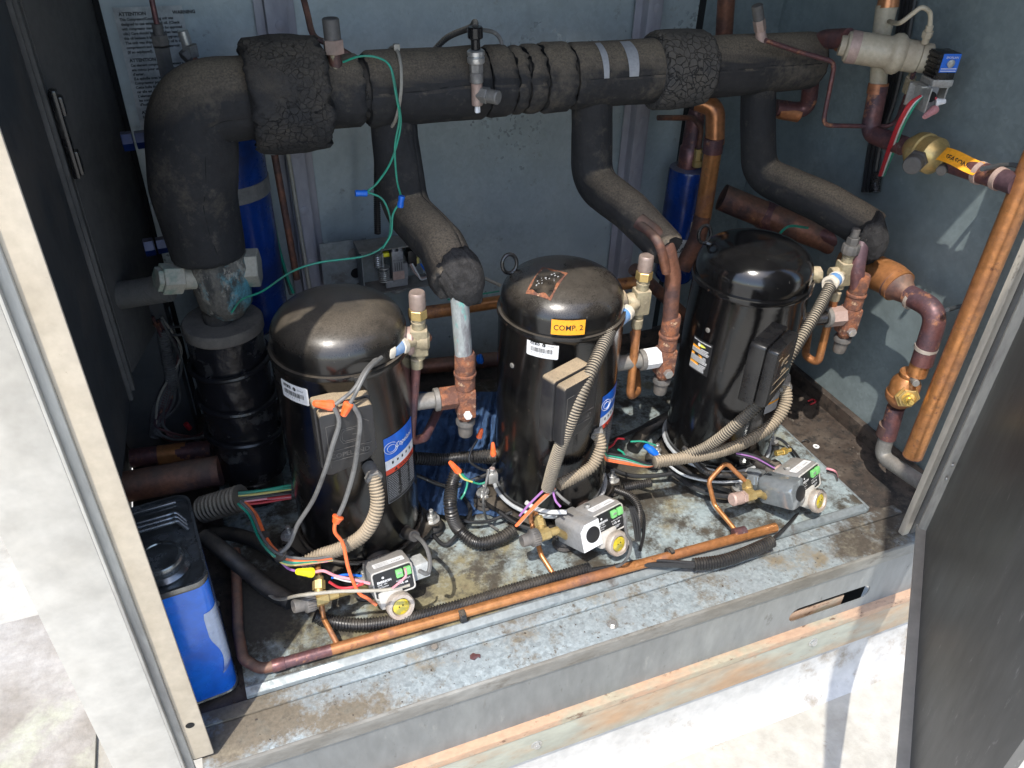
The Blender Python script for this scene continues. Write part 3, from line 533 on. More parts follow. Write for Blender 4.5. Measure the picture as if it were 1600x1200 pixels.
def barcode(k, u, v):
    cx, cy = CP[k]; a0, z0 = cylhit(u, v, cx, cy, CR); S = cyls(cx, cy, CR, a0, z0); W, H = .058, .034
    s = MB().rrect(S, -W/2, -H/2, W/2, H/2, .003, .0005).build('barcode_label', 's_white', COMPS[k][1])
    t = MB(); x = -.021
    while x < .019:
        b = random.choice((.0006, .0009, .0013)); t.rect(S, x, -.0065, x+b, .0022, .0010, 1); x += b+random.choice((.0006, .0008, .0012))
    t.rrect(S, -.022, .0065, -.0045, .0125, .002, .0010)
    for q in range(7): t.text(S, '7', -.02+q*.005, -.0115, .0045, .0010)
    t.disc(S, .003, .009, .0032, .0010, r2=.0036); t.text(S, 'United', .009, .0075, .0042, .0010)
    t.build('barcode', 's_black', s)
    b = MB()
    for q, ch in enumerate('OED'): b.text(S, ch, -.0205+.0052*q, .0072, .0058, .0015, bold=.0001)
    b.text(S, 'S', .0016, .0074, .0042, .0015); b.build('emblem', 's_white', s)
barcode(0, 459, 614); barcode(1, 847, 546)
# COMP. 2 sticker across the seam
cx, cy = CP[1]; a0, z0 = cylhit(888, 512, cx, cy, CR+.003); S = cyls(cx, cy, CR+.0035, a0, z0)
s = MB().rect(S, -.029, -.0145, .029, .0145, .0003, 14).build('number_sticker', 's_orange', COMPS[1][1])
MB().text(S, 'COMP. 2', 0, -.0052, .0145, .0008, align='CENTER', width=.050, bold=.00012).build('lettering', 's_black', s)
# worn square on the second dome
def dome_z(x, y, k):
    r = min(math.hypot(x-CP[k][0], y-CP[k][1])/(CR-.0032), .999); ct = r**(1/.62); st = math.sqrt(max(0, 1-ct*ct)); return ZS+.018+(ZT-ZS-.018)*st**.95
q = [P(u, v, z=.572) for u, v in ((822, 438), (862, 450), (888, 420), (848, 410))]
def domeS(a, b, o):
    p = (q[0]*(1-a)+q[1]*a)*(1-b)+(q[3]*(1-a)+q[2]*a)*b; return arr((p.x, p.y, dome_z(p.x, p.y, 1)+o))
pt = MB(); pt.grid(lambda a, b: domeS(a, b, .0008), 12, 12).build('primer_patch', 'rustcop', COMPS[1][0])
mb = MB().grid(lambda a, b: domeS(.07+.84*a+.025*math.sin(9*b), .08+.84*b+.03*math.sin(11*a), .0015), 12, 12); pp = mb.build('patch_centre', 'bk', COMPS[1][0])
mb = MB()
for i in range(16):
    a, b = random.uniform(.2, .8), random.uniform(.2, .8); r = random.uniform(.0008, .002)
    mb.add([domeS(a+r*20*math.cos(t_)*random.uniform(.5, 1.3), b+r*20*math.sin(t_), .0021) for t_ in np.linspace(0, 6.28, 7)[:-1]], [(0, 1, 2, 3, 4, 5)])
mb.build('paint_fleck', 's_grey', COMPS[1][0])

def warnlabel(k, u, v, W=.082, H=.150, bare=False):
    cx, cy = CP[k]; a0, z0 = cylhit(u, v, cx, cy, CR); S = cyls(cx, cy, CR, a0, z0)
    nx = 16
    s = MB().rect(S, 0, -H, W, 0, .0004, nx).build('warning_label', 's_black', COMPS[k][1])
    MB().rect(S, .0005, -.050, W-.0005, -.0005, .0008, nx).build('blue_band', 's_blue', s)
    wh = MB().rect(S, .0005, -.071, W-.0005, -.0502, .0008, nx)
    wh.text(S, 'Copeland', .024, -.032, .0190, .0013, shear=.25, width=.050, bold=.0002)
    for rr, (ox, oy) in ((.0125, (.015, -.026)), (.0080, (.016, -.027))):
        pts = [S(ox+rr*math.cos(t_)*1.15-rr*.25*math.sin(t_), oy+rr*math.sin(t_), .0012) for t_ in np.linspace(.6, 6.6, 36)]
        wh.sweep(pts, .00055, 6)
    wh.build('white_band', 's_white', s)
    MB().rect(S, .0005, -.0820, W-.0005, -.0712, .0008, nx).build('red_band', 's_red', s)
    t = MB(); t.text(S, '\u25b2 WARNING', .018, -.0800, .0090, .0012, bold=.0001)
    for i in range(5): t.rect(S, .014+.012*i, -.062+.001*(i % 2), .018+.012*i, -.056, .0012, 1)
    t.build('warning_word', 's_black', s)
    g_ = MB()
    for i in range(14):
        y_ = -.0875-i*.0040; x_ = .003
        for half in (0, 1):
            xe = (.030 if half == 0 else .058) - random.uniform(0, .006); xs = .003 if half == 0 else .033
            while x_ < xe:
                l = random.uniform(.003, .008); g_.rect(S, max(x_, xs), y_, min(x_+l, xe), y_+.0014, .0010, 1); x_ += l+.0008
    for i in range(10): g_.rect(S, .061, -.088-i*.0056, .078, -.088-i*.0056+.0032, .0010, 2)
    for xx in (.0008, .0595): g_.rect(S, xx, -H+.002, xx+.0006, -.083, .0010, 1)
    g_.rect(S, .0008, -H+.0016, W-.001, -H+.0022, .0010, 8); g_.rect(S, .0008, -.1420, .058, -.1414, .0010, 8)
    g_.build('small_print', 's_grey', s)
warnlabel(0, 598, 687)
warnlabel(1, 941, 620, W=.07)
# comp 3 stickers
cx, cy = CP[2]; a0, z0 = cylhit(1086, 526, cx, cy, CR); S = cyls(cx, cy, CR, a0, z0)
s = MB().rect(S, -.002, -.072, .048, .004, .0004).build('instruction_label', 's_black', COMPS[2][1])
wp = MB(); wp.text(S, 'Check Compressor Model Number', 0, -.002, .005, .001, width=.045, bold=.0002)
wp.disc(S, .0165, -.0092, .0034, .001, r2=.0042); orn = MB(); yl = MB()
yl.add([S(.0198, -.0062, .001), S(.0198, -.0122, .001), S(.026, -.0122, .001), S(.034, -.0092, .001), S(.026, -.0062, .001)], [(0, 1, 2, 3, 4)])
for (y_, n_, ow) in ((-.0165, 3, .018), (-.0335, 4, .026), (-.0525, 4, .020)):
    orn.add([S(0, y_+.002, .001), S(0, y_-.0035, .001), S(ow, y_-.0035, .001), S(ow+.004, y_-.0008, .001), S(ow, y_+.002, .001)], [(0, 1, 2, 3, 4)])
    for i in range(n_+1):
        x_ = ow+.005 if i == 0 else 0.; yy_ = y_-.0012-.0034*i; xe = random.uniform(.036, .044)
        while x_ < xe: l = random.uniform(.002, .006); wp.rect(S, x_, yy_, min(xe, x_+l), yy_+.0018, .001, 1); x_ += l+.0008
wp.build('white_print', 's_white', s); orn.build('orange_heading', 's_orange', s); yl.build('yellow_arrow', 's_yel', s)
a0, z0 = cylhit(1200, 620, cx, cy, CR); S = cyls(cx, cy, CR, a0, z0)
s = MB().rect(S, 0, -.045, .040, .010, .0004).build('lower_label', 's_grey', COMPS[2][1]); MB().rect(S, 0, -.022, .040, -.017, .0008).build('orange_stripe', 's_orange', s)
# small holes / studs on the shells
for k, u, v in ((2, 1106, 516), (1, 800, 571)):
    a0, z0 = cylhit(u, v, *CP[k], CR); S = cyls(*CP[k], CR, a0, z0); MB().lathe([(.0055, 0), (.005, .002), (.002, .003), (.0001, .003)], S(0, 0, -.001), (math.cos(a0), math.sin(a0), 0), 16).build('plug', 'steeld', COMPS[k][0])
# lifting eyes
for k, u, v in ((1, 796, 412), (2, 1101, 366)):
    b = P(u, v, y=CP[k][1]+.055); ring = [b+Vector((.014*math.cos(t_), .003*math.sin(t_), .017*math.sin(t_))) for t_ in np.linspace(0, 2*math.pi, 25)[:-1]]
    mb = MB().sweep(ring, .0036, 8, close=True); e = CP[k]; tgt = arr((e[0]+(b.x-e[0])*.75, e[1]+(b.y-e[1])*.75, .535)); mb.sweep([arr(b)+arr((0.004, 0, -.017)), tgt+arr((0, 0, .005)), tgt-arr((0, 0, .01))], .006, 8)
    mb.build('lifting_eye', 'bk', COMPS[k][0])
# loose strap end and clamp screw of the second compressor
a0, z0 = cylhit(770, 745, CP[1][0], CP[1][1], CR); 
p = P(769, 745, y=1.10); MB().box(p, (.020, .016, .024), bev=.003).hexa(arr(p)+arr((0, 0, .012)), arr(p)+arr((0, 0, .022)), .006).build('clamp_screw', 'steel', COMPS[1][0])

# ------------------------------------------------------------------ discharge stubs and valves
def unit(a): a = arr(a); return a/np.linalg.norm(a)
def dvalve(k, uv, y, m, capm, capseat, label, capkind=0, collar_uv=None, tube=None):
    cx, cy = CP[k]; O = arr(P(*uv, y=y)); C = arr((cx, cy, O[2])); ax = unit(O-C); cp = COMPS[k][0]
    r0 = .100; base = C+ax*r0
    st = MB().lathe([(.0225, 0), (.0245, .004), (.0245, .020), (.021, .023), (.018, .024)], base, ax, 32).build('discharge_stub', 'pinkcap' if k == 0 else ('plastic' if k == 1 else 'bk'), cp)
    v = thing('discharge_valve', O, label, 'valve', 'service valves high on the compressors')
    up = arr((0, 0, 1)); side = np.cross(ax, up)
    MB().lathe([(.0165, .022), (.0165, .032), (.018, .034), (.018, .046), (.013, .05)], base, ax, 8 if k else 24).build('union_nut', m, v)
    bd = MB().box(O, (.030, .028, .050), ex=ax, ey=side, bev=.004); bd.cyl(O-ax*.03, O, .013, 20); bd.cyl(O+up*.022, O+up*.038, .0115, 20); bd.cyl(O-up*.022, O-up*.036, .0095, 16)
    bd.lathe([(.0125, .036), (.0125, .039), (.0108, .040), (.0125, .042), (.0125, .045)], O, up, 20)
    bd.build('valve_body', m, v)
    if capkind == 0:
        MB().hexa(O+up*.045, O+up*.062, .0155).build('cap_nut', capseat, v)
        MB().lathe([(.0125, .062), (.0140, .066), (.0140, .088), (.0132, .092), (.0120, .0935), (.0001, .0925)], O, up, 28).build('valve_cap', capm, v)
    else:
        MB().lathe([(.0165, .044), (.0175, .047), (.0175, .060), (.016, .063)], O, up, 40, rf=lambda a, h: 1+.04*math.cos(a*28)).hexa(O+up*.062, O+up*.078, .0125).cyl(O+up*.078, O+up*.096, .0085).build('valve_cap', 'greycap', v)
    # pressure sensor with its collar, on the near left
    f = -side if side[1] > 0 else side
    e = unit(arr(P(*collar_uv, y=y-.045))-O); L = np.linalg.norm(arr(P(*collar_uv, y=y-.045))-O)
    MB().cyl(O+e*.012, O+e*(L*.45), .0085, 16).build('side_port', m, v)
    MB().lathe([(.009, L*.40), (.0145, L*.46), (.0155, L*.58), (.014, L*.60)], O, e, 24, rf=lambda a, h: 1+.03*math.cos(a*9)).build('collar', 'collar', v)
    MB().lathe([(.0138, L*.60), (.0142, L*.62), (.0142, L*.84), (.0138, L*.86)], O, e, 28).build('blue_band', 'collar_blue', v)
    sb = MB().lathe([(.0145, L*.86), (.0160, L*.88), (.0160, L*1.0), (.0145, L*1.03), (.010, L*1.03), (.009, L*.98), (.0001, L*.98)], O, e, 24, rf=lambda a, h: 1+.04*math.cos(a*5+h*90))
    sb.build('sensor_head', 'collar', v)
    MB().cyl(O-e*.012, O-e*.026, .0075, 14).build('rear_plug', 'copperd', v)
    return v, O, ax
V1 = dvalve(0, (655, 532), 1.12, 'brassd', 'bronze', 'brass', 'dusty brass service valve with brown cap on the leftmost compressor', collar_uv=(601, 549))
V2 = dvalve(1, (1001, 470), 1.12, 'brassd', 'bronze', 'brass', 'grey brass service valve with copper brown cap beside the COMP. 2 sticker', collar_uv=(958, 506))
V3 = dvalve(2, (1318, 426), 1.10, 'brassd', 'greycap', 'greycap', 'brass service valve with knurled black cap on the rightmost compressor', capkind=1, collar_uv=(1296, 444))
M['brassd'].name = 'dusty_brass'
# J shaped discharge lines
def jline(pts, m, label, r=.0085):
    t = thing('discharge_line', pts[-1], label, 'pipe', 'hooked discharge pipes under the upper valves')
    MB().sweep(resample(fillet(pts, .022), .004), r, 18).build('tube', m, t)
    MB().cyl(arr(pts[0])+arr((0, 0, .004)), arr(pts[0])-arr((0, 0, .016)), r*1.3, 18).build('socket', 'brassd', t); return t
jline(Y((651, 562, 1.12), (641, 690, 1.11), (664, 684, 1.125), (700, 610, 1.25)), 'copperp', 'scratched purple and grey copper tube hooked upwards below the leftmost brown capped valve')
jline(Y((996, 500, 1.12), (984, 620, 1.115), (996, 612, 1.14), (990, 520, 1.28)), 'copperb', 'purple to orange copper tube ending in a narrow hook between second and third compressors')
jline(Y((1306, 458, 1.10), (1278, 568, 1.10), (1258, 556, 1.13), (1266, 500, 1.22)), 'copperb', 'bright copper tube hooked beside the terminal box of the rightmost compressor')

# ------------------------------------------------------------------ suction stubs and valves
def svalve(k, uv, y, label, m, nutm, plug):
    cx, cy = CP[k]; O = arr(P(*uv, y=y)); C = arr((cx, cy, O[2])); ax = unit(arr((O[0]-cx, (O[1]-cy)*.6, 0))); up = arr((0, 0, 1)); side = np.cross(ax, up)
    base = O-ax*(.085+.02)
    MB().cyl(O-ax*.13, O-ax*.055, .0150, 24).build('suction_stub', 'steeld' if k < 2 else 'bk', COMPS[k][0])
    v = thing('suction_valve', O-up*.07, label, 'valve', 'service valves low on the suction pipes')
    MB().cyl(O-ax*.058, O-ax*.048, .0215, 28).build('flange_ring', 'steeld', v)
    MB().hexa(O-ax*.048, O-ax*.016, .021).build('union_nut', nutm, v)
    bd = MB().box(O-up*.012, (.034, .034, .062), ex=ax, ey=side, bev=.004); bd.cyl(O+up*.018, O+up*.050, .0185, 24); bd.lathe([(.0185, .046), (.0205, .048), (.0205, .052), (.0185, .054)], O, up, 24)
    bd.cyl(O-up*.04, O-up*.055, .012, 20); bd.build('valve_body', m, v)
    MB().lathe([(.017, -.052), (.0185, -.055), (.0185, -.062), (.0150, -.065), (.0135, -.088), (.0125, -.0905), (.0001, -.0905)], O, up, 28).build('valve_cap', 'greycap', v)
    f = side if side[1] < 0 else -side
    MB().hexa(O+f*.016-up*.030, O+f*.026-up*.030, .0095 if plug == 'steel' else .0075).build('port_plug', plug, v); return v, O
W1 = svalve(0, (727, 618), 1.12, 'rust orange suction valve with white hex plug in front of the blue cloth', 'rustcop', 'rustcop', 's_white')
W2 = svalve(1, (1040, 556), 1.12, 'rust red suction valve with white side nut between second and third compressors', 'rustcop', 's_white', 'steel')
W3 = svalve(2, (1328, 492), 1.08, 'rust red suction valve with black bottom cap in front of the right cabinet wall', 'rustcop', 'pinkcap', 'steel')

# ================================================================== INSULATED SUCTION HEADER
HY = 1.36
hd = thing('suction_header', P(850, 120, y=HY), 'thick black foam insulated pipe running across the cabinet with three branches going down', 'pipe')
def foam(name, pts, r, m='foam', parent=hd, seg=96, seam=None, step=.006, amp=.030, jag=.004, k=0., flatten=None):
    q = resample(pts, step); n = len(q); R = np.full(n, float(r)) if np.isscalar(r) else np.interp(np.linspace(0, 1, n), np.linspace(0, 1, len(r)), r)
    e = [1 if 0 < i < n-1 else .93 for i in range(n)]
    def rf(i, a, p):
        v = e[i]*(1+amp*nz(p, 11, k)+amp*.45*nz((p[0]+.3*math.cos(a), p[1], p[2]+.3*math.sin(a)), 30, k))
        if seam is not None:
            d = abs((a-seam-.10*nz(p, 9, k+3)+math.pi) % (2*math.pi)-math.pi)
            if d < .085: v -= .045*(1-d/.085)
        return v
    mb = MB().sweep(q, R, seg, rf=rf)
    gap = None
    if seam is not None and n > 9:
        gp = []
        for i in range(2, n-2):
            t_ = unit(q[i+1]-q[i-1]); k0 = int(round((seam+.10*nz(q[i], 9, k+3)) % (2*math.pi)/(2*math.pi)*seg)) % seg
            gp.append(arr(mb.v[i*seg+k0])*.985+arr(q[i])*.015)
        gap = MB().sweep(resample([sum(gp[max(0, j-2):j+3])/len(gp[max(0, j-2):j+3]) for j in range(len(gp))], .005), .0016, 6, rf=lambda i, a, p: .55+.9*abs(nz(p, 45, k)))
    # ragged ends: push the end rings along the axis unevenly
    V = mb.v
    for ri, sgn in ((0, -1), (n-1, 1)):
        t = unit(q[min(ri+1, n-1)]-q[max(ri-1, 0)])
        for s_ in range(seg):
            i = ri*seg+s_; off = sgn*jag*(nz(V[i], 60, k)+.5*nz(V[i], 170, k)); V[i] = tuple(arr(V[i])+t*off)
            j = (ri-sgn)*seg+s_
            if 0 <= j < len(V): V[j] = tuple(arr(V[j])+t*off)
    o_ = mb.build(name, m, parent, 50)
    if gap: gap.build('seam', 'hole', o_)
    return o_
def hp_(u, dv=0):  # point on the header axis under image column u
    a, b = P(400, 152, y=HY), P(1262, 95, y=HY); t = 0
    for _ in range(6):
        p = a.lerp(b, t); uu = 800+FPX*((p-Vector((0, 0, CH))).dot(cr))/((p-Vector((0, 0, CH))).dot(cw)); t += (u-uu)/900
    return a.lerp(b, t)
SEAM = 1.42
core = MB().sweep([hp_(380), hp_(800), hp_(1255)], .047, 32).build('inner_pipe', 'foamt', hd)
elb = fillet([hp_(402), hp_(298)+Vector((0, 0, -.003)), P(303, 300, y=HY), P(327, 398, y=HY)], .12, 16)
foam('elbow_insulation', elb, [.062, .066, .070, .071, .066, .062], seg=84, seam=-1.75, k=1)
foam('end_wrap', [hp_(388), hp_(505)], [.088, .090, .089, .086], 'foamt', seam=None, amp=.06, jag=.010, k=2)
secs = [(498, 562, .0575), (570, 752, .061), (756, 792, .0605), (795, 812, .0585), (816, 838, .059), (842, 884, .060), (888, 1032, .0575)]
for i, (a, b, r) in enumerate(secs):
    foam('pipe_insulation', [hp_(a), hp_((a+b)/2), hp_(b)], r, seam=SEAM if i else None, jag=.0035+.0025*(2 < i < 6), k=3+i)
foam('cracked_wrap', [hp_(1018), hp_(1096)], [.070, .0715, .071, .067], 'foamc', amp=.02, jag=.006, k=12)
foam('pipe_insulation', [hp_(1090), hp_(1200), hp_(1268)], [.056, .057, .056, .054], seam=SEAM, k=13)
# loose flap of foam tape and paint marks
for (u0, u1, v_) in ((958, 976, 88), (920, 930, 100)):
    a, b = hp_(u0), hp_(u1); r = .0583
    mb = MB(); ax = unit(b-a); sd = np.cross(ax, (0, 0, 1)); sd = sd if sd[1] < 0 else -sd
    mb.grid(lambda s_, t_: arr(a)+(arr(b)-arr(a))*(s_*(1-.35*abs(t_-.4))+.2*t_*.3)+(r+.0016)*(math.sin(R_(78-70*t_))*arr((0, 0, 1))+math.cos(R_(78-70*t_))*sd), 4, 14).build('paint_mark', 's_grey', hd)
# branches
br = [([hp_(612), P(617, 215, y=HY), P(632, 325, y=1.345), P(690, 385, y=1.20), P(713, 438, y=1.13)], [.041, .041, .043, .042, .041, .043], 20),
      ([hp_(925), P(925, 200, y=HY), P(924, 284, y=1.35), P(985, 330, y=1.22), P(1045, 392, y=1.12)], [.039, .039, .041, .040, .037, .034], 21),
      ([hp_(1186), P(1184, 190, y=HY), P(1186, 272, y=1.35), P(1290, 318, y=1.20), P(1364, 362, y=1.115)], [.034, .035, .037, .040, .041, .041], 22)]
for i, (p_, r, k) in enumerate(br):
    q_ = fillet(p_[:3]+[p_[3]]+[p_[4]], .055, 12)
    o = foam('branch_insulation', q_, r, seam=(2.45, 2.5, 2.4)[i], k=k, seg=96, jag=.006, amp=.03)
    o['label'] = ['foam sleeve of the left branch with ragged open end', 'foam sleeve of the middle branch pinched at its end', 'foam sleeve of the right branch lit at its tip'][i]
# ragged torn ends
foam('torn_foam', fillet([P(700, 405, y=1.155), P(722, 432, y=1.13), P(732, 470, y=1.125)], .02), [.038, .042, .036, .022], 'foamcut', amp=.16, jag=.012, k=31, seg=60, step=.004)
foam('torn_foam', [P(690, 425, y=1.16), P(697, 458, y=1.15)], [.030, .028, .018], 'foamcut', amp=.2, jag=.012, k=32, seg=50, step=.004)
foam('torn_foam', fillet([P(1350, 345, y=1.12), P(1366, 378, y=1.10), P(1362, 400, y=1.10)], .02), [.036, .030, .020], 'foamcut', amp=.14, jag=.012, k=33, seg=60, step=.004)
foam('torn_foam', [P(1352, 390, y=1.15), P(1362, 412, y=1.15), P(1352, 440, y=1.15)], [.022, .027, .016], 'foamcut', amp=.2, jag=.01, k=34, seg=50, step=.004)
# bare copper risers down to the suction valves
def riser(pts, r, m, sock, W, lab):
    q_ = resample(fillet(pts, .05, 12), .005); o = MB().sweep(q_, r, 28).build('riser', m, hd); o['label'] = lab
    MB().lathe([(r*1.1, 0), (r*1.22, .003), (r*1.2, .045), (r*1.08, .05)], arr(W[1])+arr((0, 0, .044)), (0, 0, 1), 28).build('socket', sock, hd)
riser([P(700, 415, y=1.16), P(716, 440, y=1.12), arr(W1[1])+arr((0, 0, .05))], .0155, 'verd', 'rustcop', W1, 'grey green corroded copper riser')
riser([P(998, 345, y=1.17), P(1040, 376, y=1.12), P(1052, 430, y=1.12), arr(W2[1])+arr((0, 0, .05))], .0150, 'copperd', 'rustcop', W2, 'copper riser with orange patch')
riser([P(1352, 345, y=1.13), P(1345, 385, y=1.10), P(1339, 420, y=1.085), arr(W3[1])+arr((0, 0, .05))], .0150, 'copperp', 'rustcop', W3, 'grey purple copper riser')
o = MB().sweep(resample(fillet([P(1000, 350, y=1.16), P(1030, 376, y=1.10), P(1041, 425, y=1.105)], .03), .005), .0085, 16).build('thin_riser', 'copperd', hd)

# service port standing on the header (left)
t = thing('service_port', P(520, 105, y=HY), 'brown capped service port standing on the black header beside the left cracked wrap', 'valve')
a = arr(P(527, 122, y=1.335)); b = arr(P(516, 28, y=1.335)); d = unit(b-a); L = np.linalg.norm(b-a)
MB().lathe([(.0165, -.01), (.013, .01), (.0095, .02), (.0105, .05*L/.1)], a, d, 24, rf=lambda a_, h: 1+.06*math.sin(a_*3)).build('stem', 'brassd', t)
MB().cyl(a+d*L*.12, a+d*L*.5, .0105, 20).build('tube', 'copperd', t)
MB().hexa(a+d*L*.42, a+d*L*.66, .0165).build('nut', 'bronze', t); MB().cyl(a+d*L*.64, a+d*L*1.0, .0132, 28).build('cap', 'greycap', t)
# pressure transducer with its cable
t = thing('pressure_sensor', P(748, 110, y=1.30), 'slim grey pressure sensor with round side cap in front of the black header', 'sensor')
a = arr(P(746, 172, y=1.293)); b = arr(P(742, 32, y=1.293)); d = unit(b-a); L = np.linalg.norm(b-a); f = arr((.25, -.97, 0))
MB().hexa(a-d*.004, a+d*.010, .0048).build('stem', 's_white', t)
MB().cyl(a+d*.008, a+d*.045, .0095, 20).build('tee_body', 'bronze', t)
MB().hexa(a+d*.026+arr((.004, 0, 0)), a+d*.026+f*.014+arr((.012, 0, 0)), .0135).cyl(a+d*.026+f*.014+arr((.012, 0, 0)), a+d*.026+f*.030+arr((.020, 0, 0)), .0115, 24).build('side_cap', 'steeld', t)
MB().cyl(a+d*.045, a+d*.062, .0112, 20).hexa(a+d*.062, a+d*.076, .0115).build('lower_nut', 'steeld', t)
MB().lathe([(.013, .076), (.0145, .078), (.0145, .085), (.0125, .087), (.0145, .089), (.0145, .095), (.012, .097)], a, d, 28).build('crimp', 'steel', t)
MB().cyl(a+d*.097, a+d*.114, .0075, 20).cyl(a+d*.114, a+d*.132, .0125, 20).build('connector', 'plasticn', t)
mb = MB(); corr(mb, [a+d*.130, arr(P(742, 35, y=1.32)), arr(P(735, 43, y=1.37)), arr(P(700, 58, y=1.42)), arr(P(675, 82, y=1.44))], .0055, .004)
mb.build('cable', 'cond', t)
single(wire('w', '', Y((745, 46, 1.36), (770, 50, 1.38), (782, 62, 1.37), (784, 78, 1.36), (781, 95, 1.345)), .0035), 'capillary_tube', 'steeld', 'short grey tube looping down onto the header behind the pressure sensor', 'tube')
single(wire('w', '', Y((470, -20, 1.50), (480, 20, 1.50), (490, 55, 1.48), (512, 68, 1.47), (545, 85, 1.46), (575, 110, 1.45)), .0055), 'copper_tube', 'copperd', 'thin dark tube coming down from the top behind the brown capped service port', 'tube')
# cable ties on the header
for (u, lab) in ((610, 'dusty cable tie around the header above the left branch'),):
    c = hp_(u); ring = [arr(c)+.0640*(math.cos(t_)*arr((0, 1, 0))+math.sin(t_)*arr((0, 0, 1)))+arr((.012*math.sin(t_), 0, 0)) for t_ in np.linspace(0, 2*math.pi, 49)[:-1]]
    mb = MB().sweep(ring, .0028, 6, close=True); mb.box(arr(c)+arr((.012, -.01, .067)), (.010, .008, .010), bev=.001); single(mb, 'cable_tie', 'w_beige', lab, 'cable tie')

# ================================================================== LEFT SIDE
# large angle valve under the elbow
AV = arr(P(345, 432, y=HY))
t = thing('shutoff_valve', AV-arr((0, 0, .05)), 'large corroded bronze valve with hexagonal side caps below the insulated elbow', 'valve')
MB().lathe([(.030, -.075), (.034, -.068), (.040, -.060), (.046, -.052), (.048, -.03), (.052, .0), (.054, .025), (.050, .038), (.050, .045)], AV, (0, 0, 1), 48, rf=lambda a, h: 1+.02*math.sin(5*a+h*40)).build('valve_body', 'verdb', t)
e = unit(arr(P(255, 436, y=1.33))-AV); L0 = np.linalg.norm(arr(P(255, 436, y=1.33))-AV)
MB().cyl(AV+e*.03, AV+e*(L0-.018), .020, 20).build('side_stem', 'hexg', t)
MB().hexa(AV+e*(L0-.030), AV+e*(L0+.004), .027).hexa(AV+e*(L0+.002), AV+e*(L0+.012), .021).build('side_cap', 'hexg', t)
MB().hexa(AV+arr((.040, -.004, .012)), AV+arr((.068, -.010, .012)), .034).build('bonnet_cap', 'hexg', t)
# wrapped suction accumulator
AX, AY = P(368, 600, y=HY).x, HY
ac = thing('suction_accumulator', (AX, AY, .05), 'vertical suction accumulator wrapped in black tape with a dusty foam disc on top', 'tank')
a_top = P(368, 487, y=HY); r0 = .071
MB().sweep([(AX-.004, AY, .47), (AX-.004, AY, .40)], .028, 24).build('inlet_pipe', 'foamt', ac)
zt = a_top.z-.01
MB().lathe([(.030, 0), (.055, .001), (r0-.002, 0), (r0+.001, -.004), (r0+.001, -.020), (r0-.003, -.024)], (AX, AY, zt), (0, 0, 1), 64, rf=lambda a, h: 1+.01*math.sin(3*a)).build('foam_disc', 'felt', ac)
q = [arr((AX-.0, AY, z_)) for z_ in np.linspace(zt-.02, .10, 60)]
def tf(i, a, p): return 1+.035*nz((math.cos(a)*.8, math.sin(a)*.8, p[2]*4), 2.4)+.03*nz((math.cos(a), math.sin(a), p[2]*9), 4)
MB().sweep(q, r0*.97, 72, rf=tf).build('tape_wrap', 'tape', ac, 50)
for z_ in (zt-.085, zt-.165, zt-.25):
    ring = [arr((AX+(r0+.0015)*math.cos(a)*1.0, AY+(r0+.0015)*math.sin(a), z_+.006*math.sin(a+z_*20))) for a in np.linspace(0, 2*math.pi, 61)[:-1]]
    MB().sweep(ring, .006, 8, close=True, rf=lambda i, a, p: 1+.2*nz(p, 60)).build('tape_band', 'tape', ac)
MB().cyl((AX, AY, .09), (AX, AY, .02), .055, 40).build('tank_bottom', 'bk', ac)
# pipes going out to the left
def pipe(name, pts, r, m, label, cat='pipe', fr=.04, seg=24, group=None, rfun=None):
    return single(MB().sweep(resample(fillet(pts, fr), .006), r, seg, rf=rfun), name, m, label, cat, group)
pipe('suction_pipe', Y((190, 762, 1.34), (300, 742, 1.33), (345, 735, 1.32)), .031, 'copperd', 'thick dull grey copper pipe lying behind the blue metal can')
pipe('liquid_pipe', Y((205, 716, 1.50), (330, 702, 1.48)), .021, 'copperp', 'dark copper pipe with an orange patch above the thick grey pipe at left')
MB_ = MB().sweep(Y((248, 712, 1.493), (292, 706, 1.488)), .0225, 24); single(MB_, 'pipe_coupling', 'copperb', 'orange brown coupling on the dark copper pipe at left', 'coupling')
pipe('stub_pipe', Y((186, 462, 1.50), (262, 450, 1.44)), .026, 'steeld', 'short dull pipe behind the hexagonal cap of the large corroded valve')
# blue tank behind the elbow with its strap and fittings
bt = thing('receiver_tank', P(385, 440, y=1.56), 'tall dark blue tank standing behind the insulated elbow', 'tank')
b0, b1 = arr(P(398, 470, y=1.56)), arr(P(340, 165, y=1.56)); bx, by = b0[0]-.012, 1.56
MB().lathe([(.05, -.06), (.074, -.03), (.078, 0), (.078, b1[2]-b0[2]-.03), (.070, b1[2]-b0[2]), (.045, b1[2]-b0[2]+.026), (.016, b1[2]-b0[2]+.033)], (bx, by, b0[2]), (0, 0, 1), 56).build('tank_shell', 'blue', bt)
zs = P(392, 305, y=1.49).z
MB().lathe([(.0785, 0), (.0795, .001), (.0795, .030), (.0785, .031)], (bx, by, zs-.015), (0, 0, 1), 56).build('strap', 'steeld', bt)
a0 = -math.pi/2-.10; S = cyls(bx, by, .078, a0, zs)
MB().rect(S, -.012, -.070, -.004, -.02, .001, 2).rect(S, -.012, .020, -.004, .065, .001, 2).build('label_edge', 's_white', bt)
for (u, v, y_, lab) in ((212, 219, 1.53, 'upper'), (245, 384, 1.53, 'lower')):
    c = arr(P(u, v, y=y_)); e = arr((1, .05, .02)); MB().hexa(c-e*.022, c-e*.004, .017).hexa(c, c+e*.022, .016).cyl(c+e*.02, c+e*.12, .013).build('side_fitting', 'blue', bt)
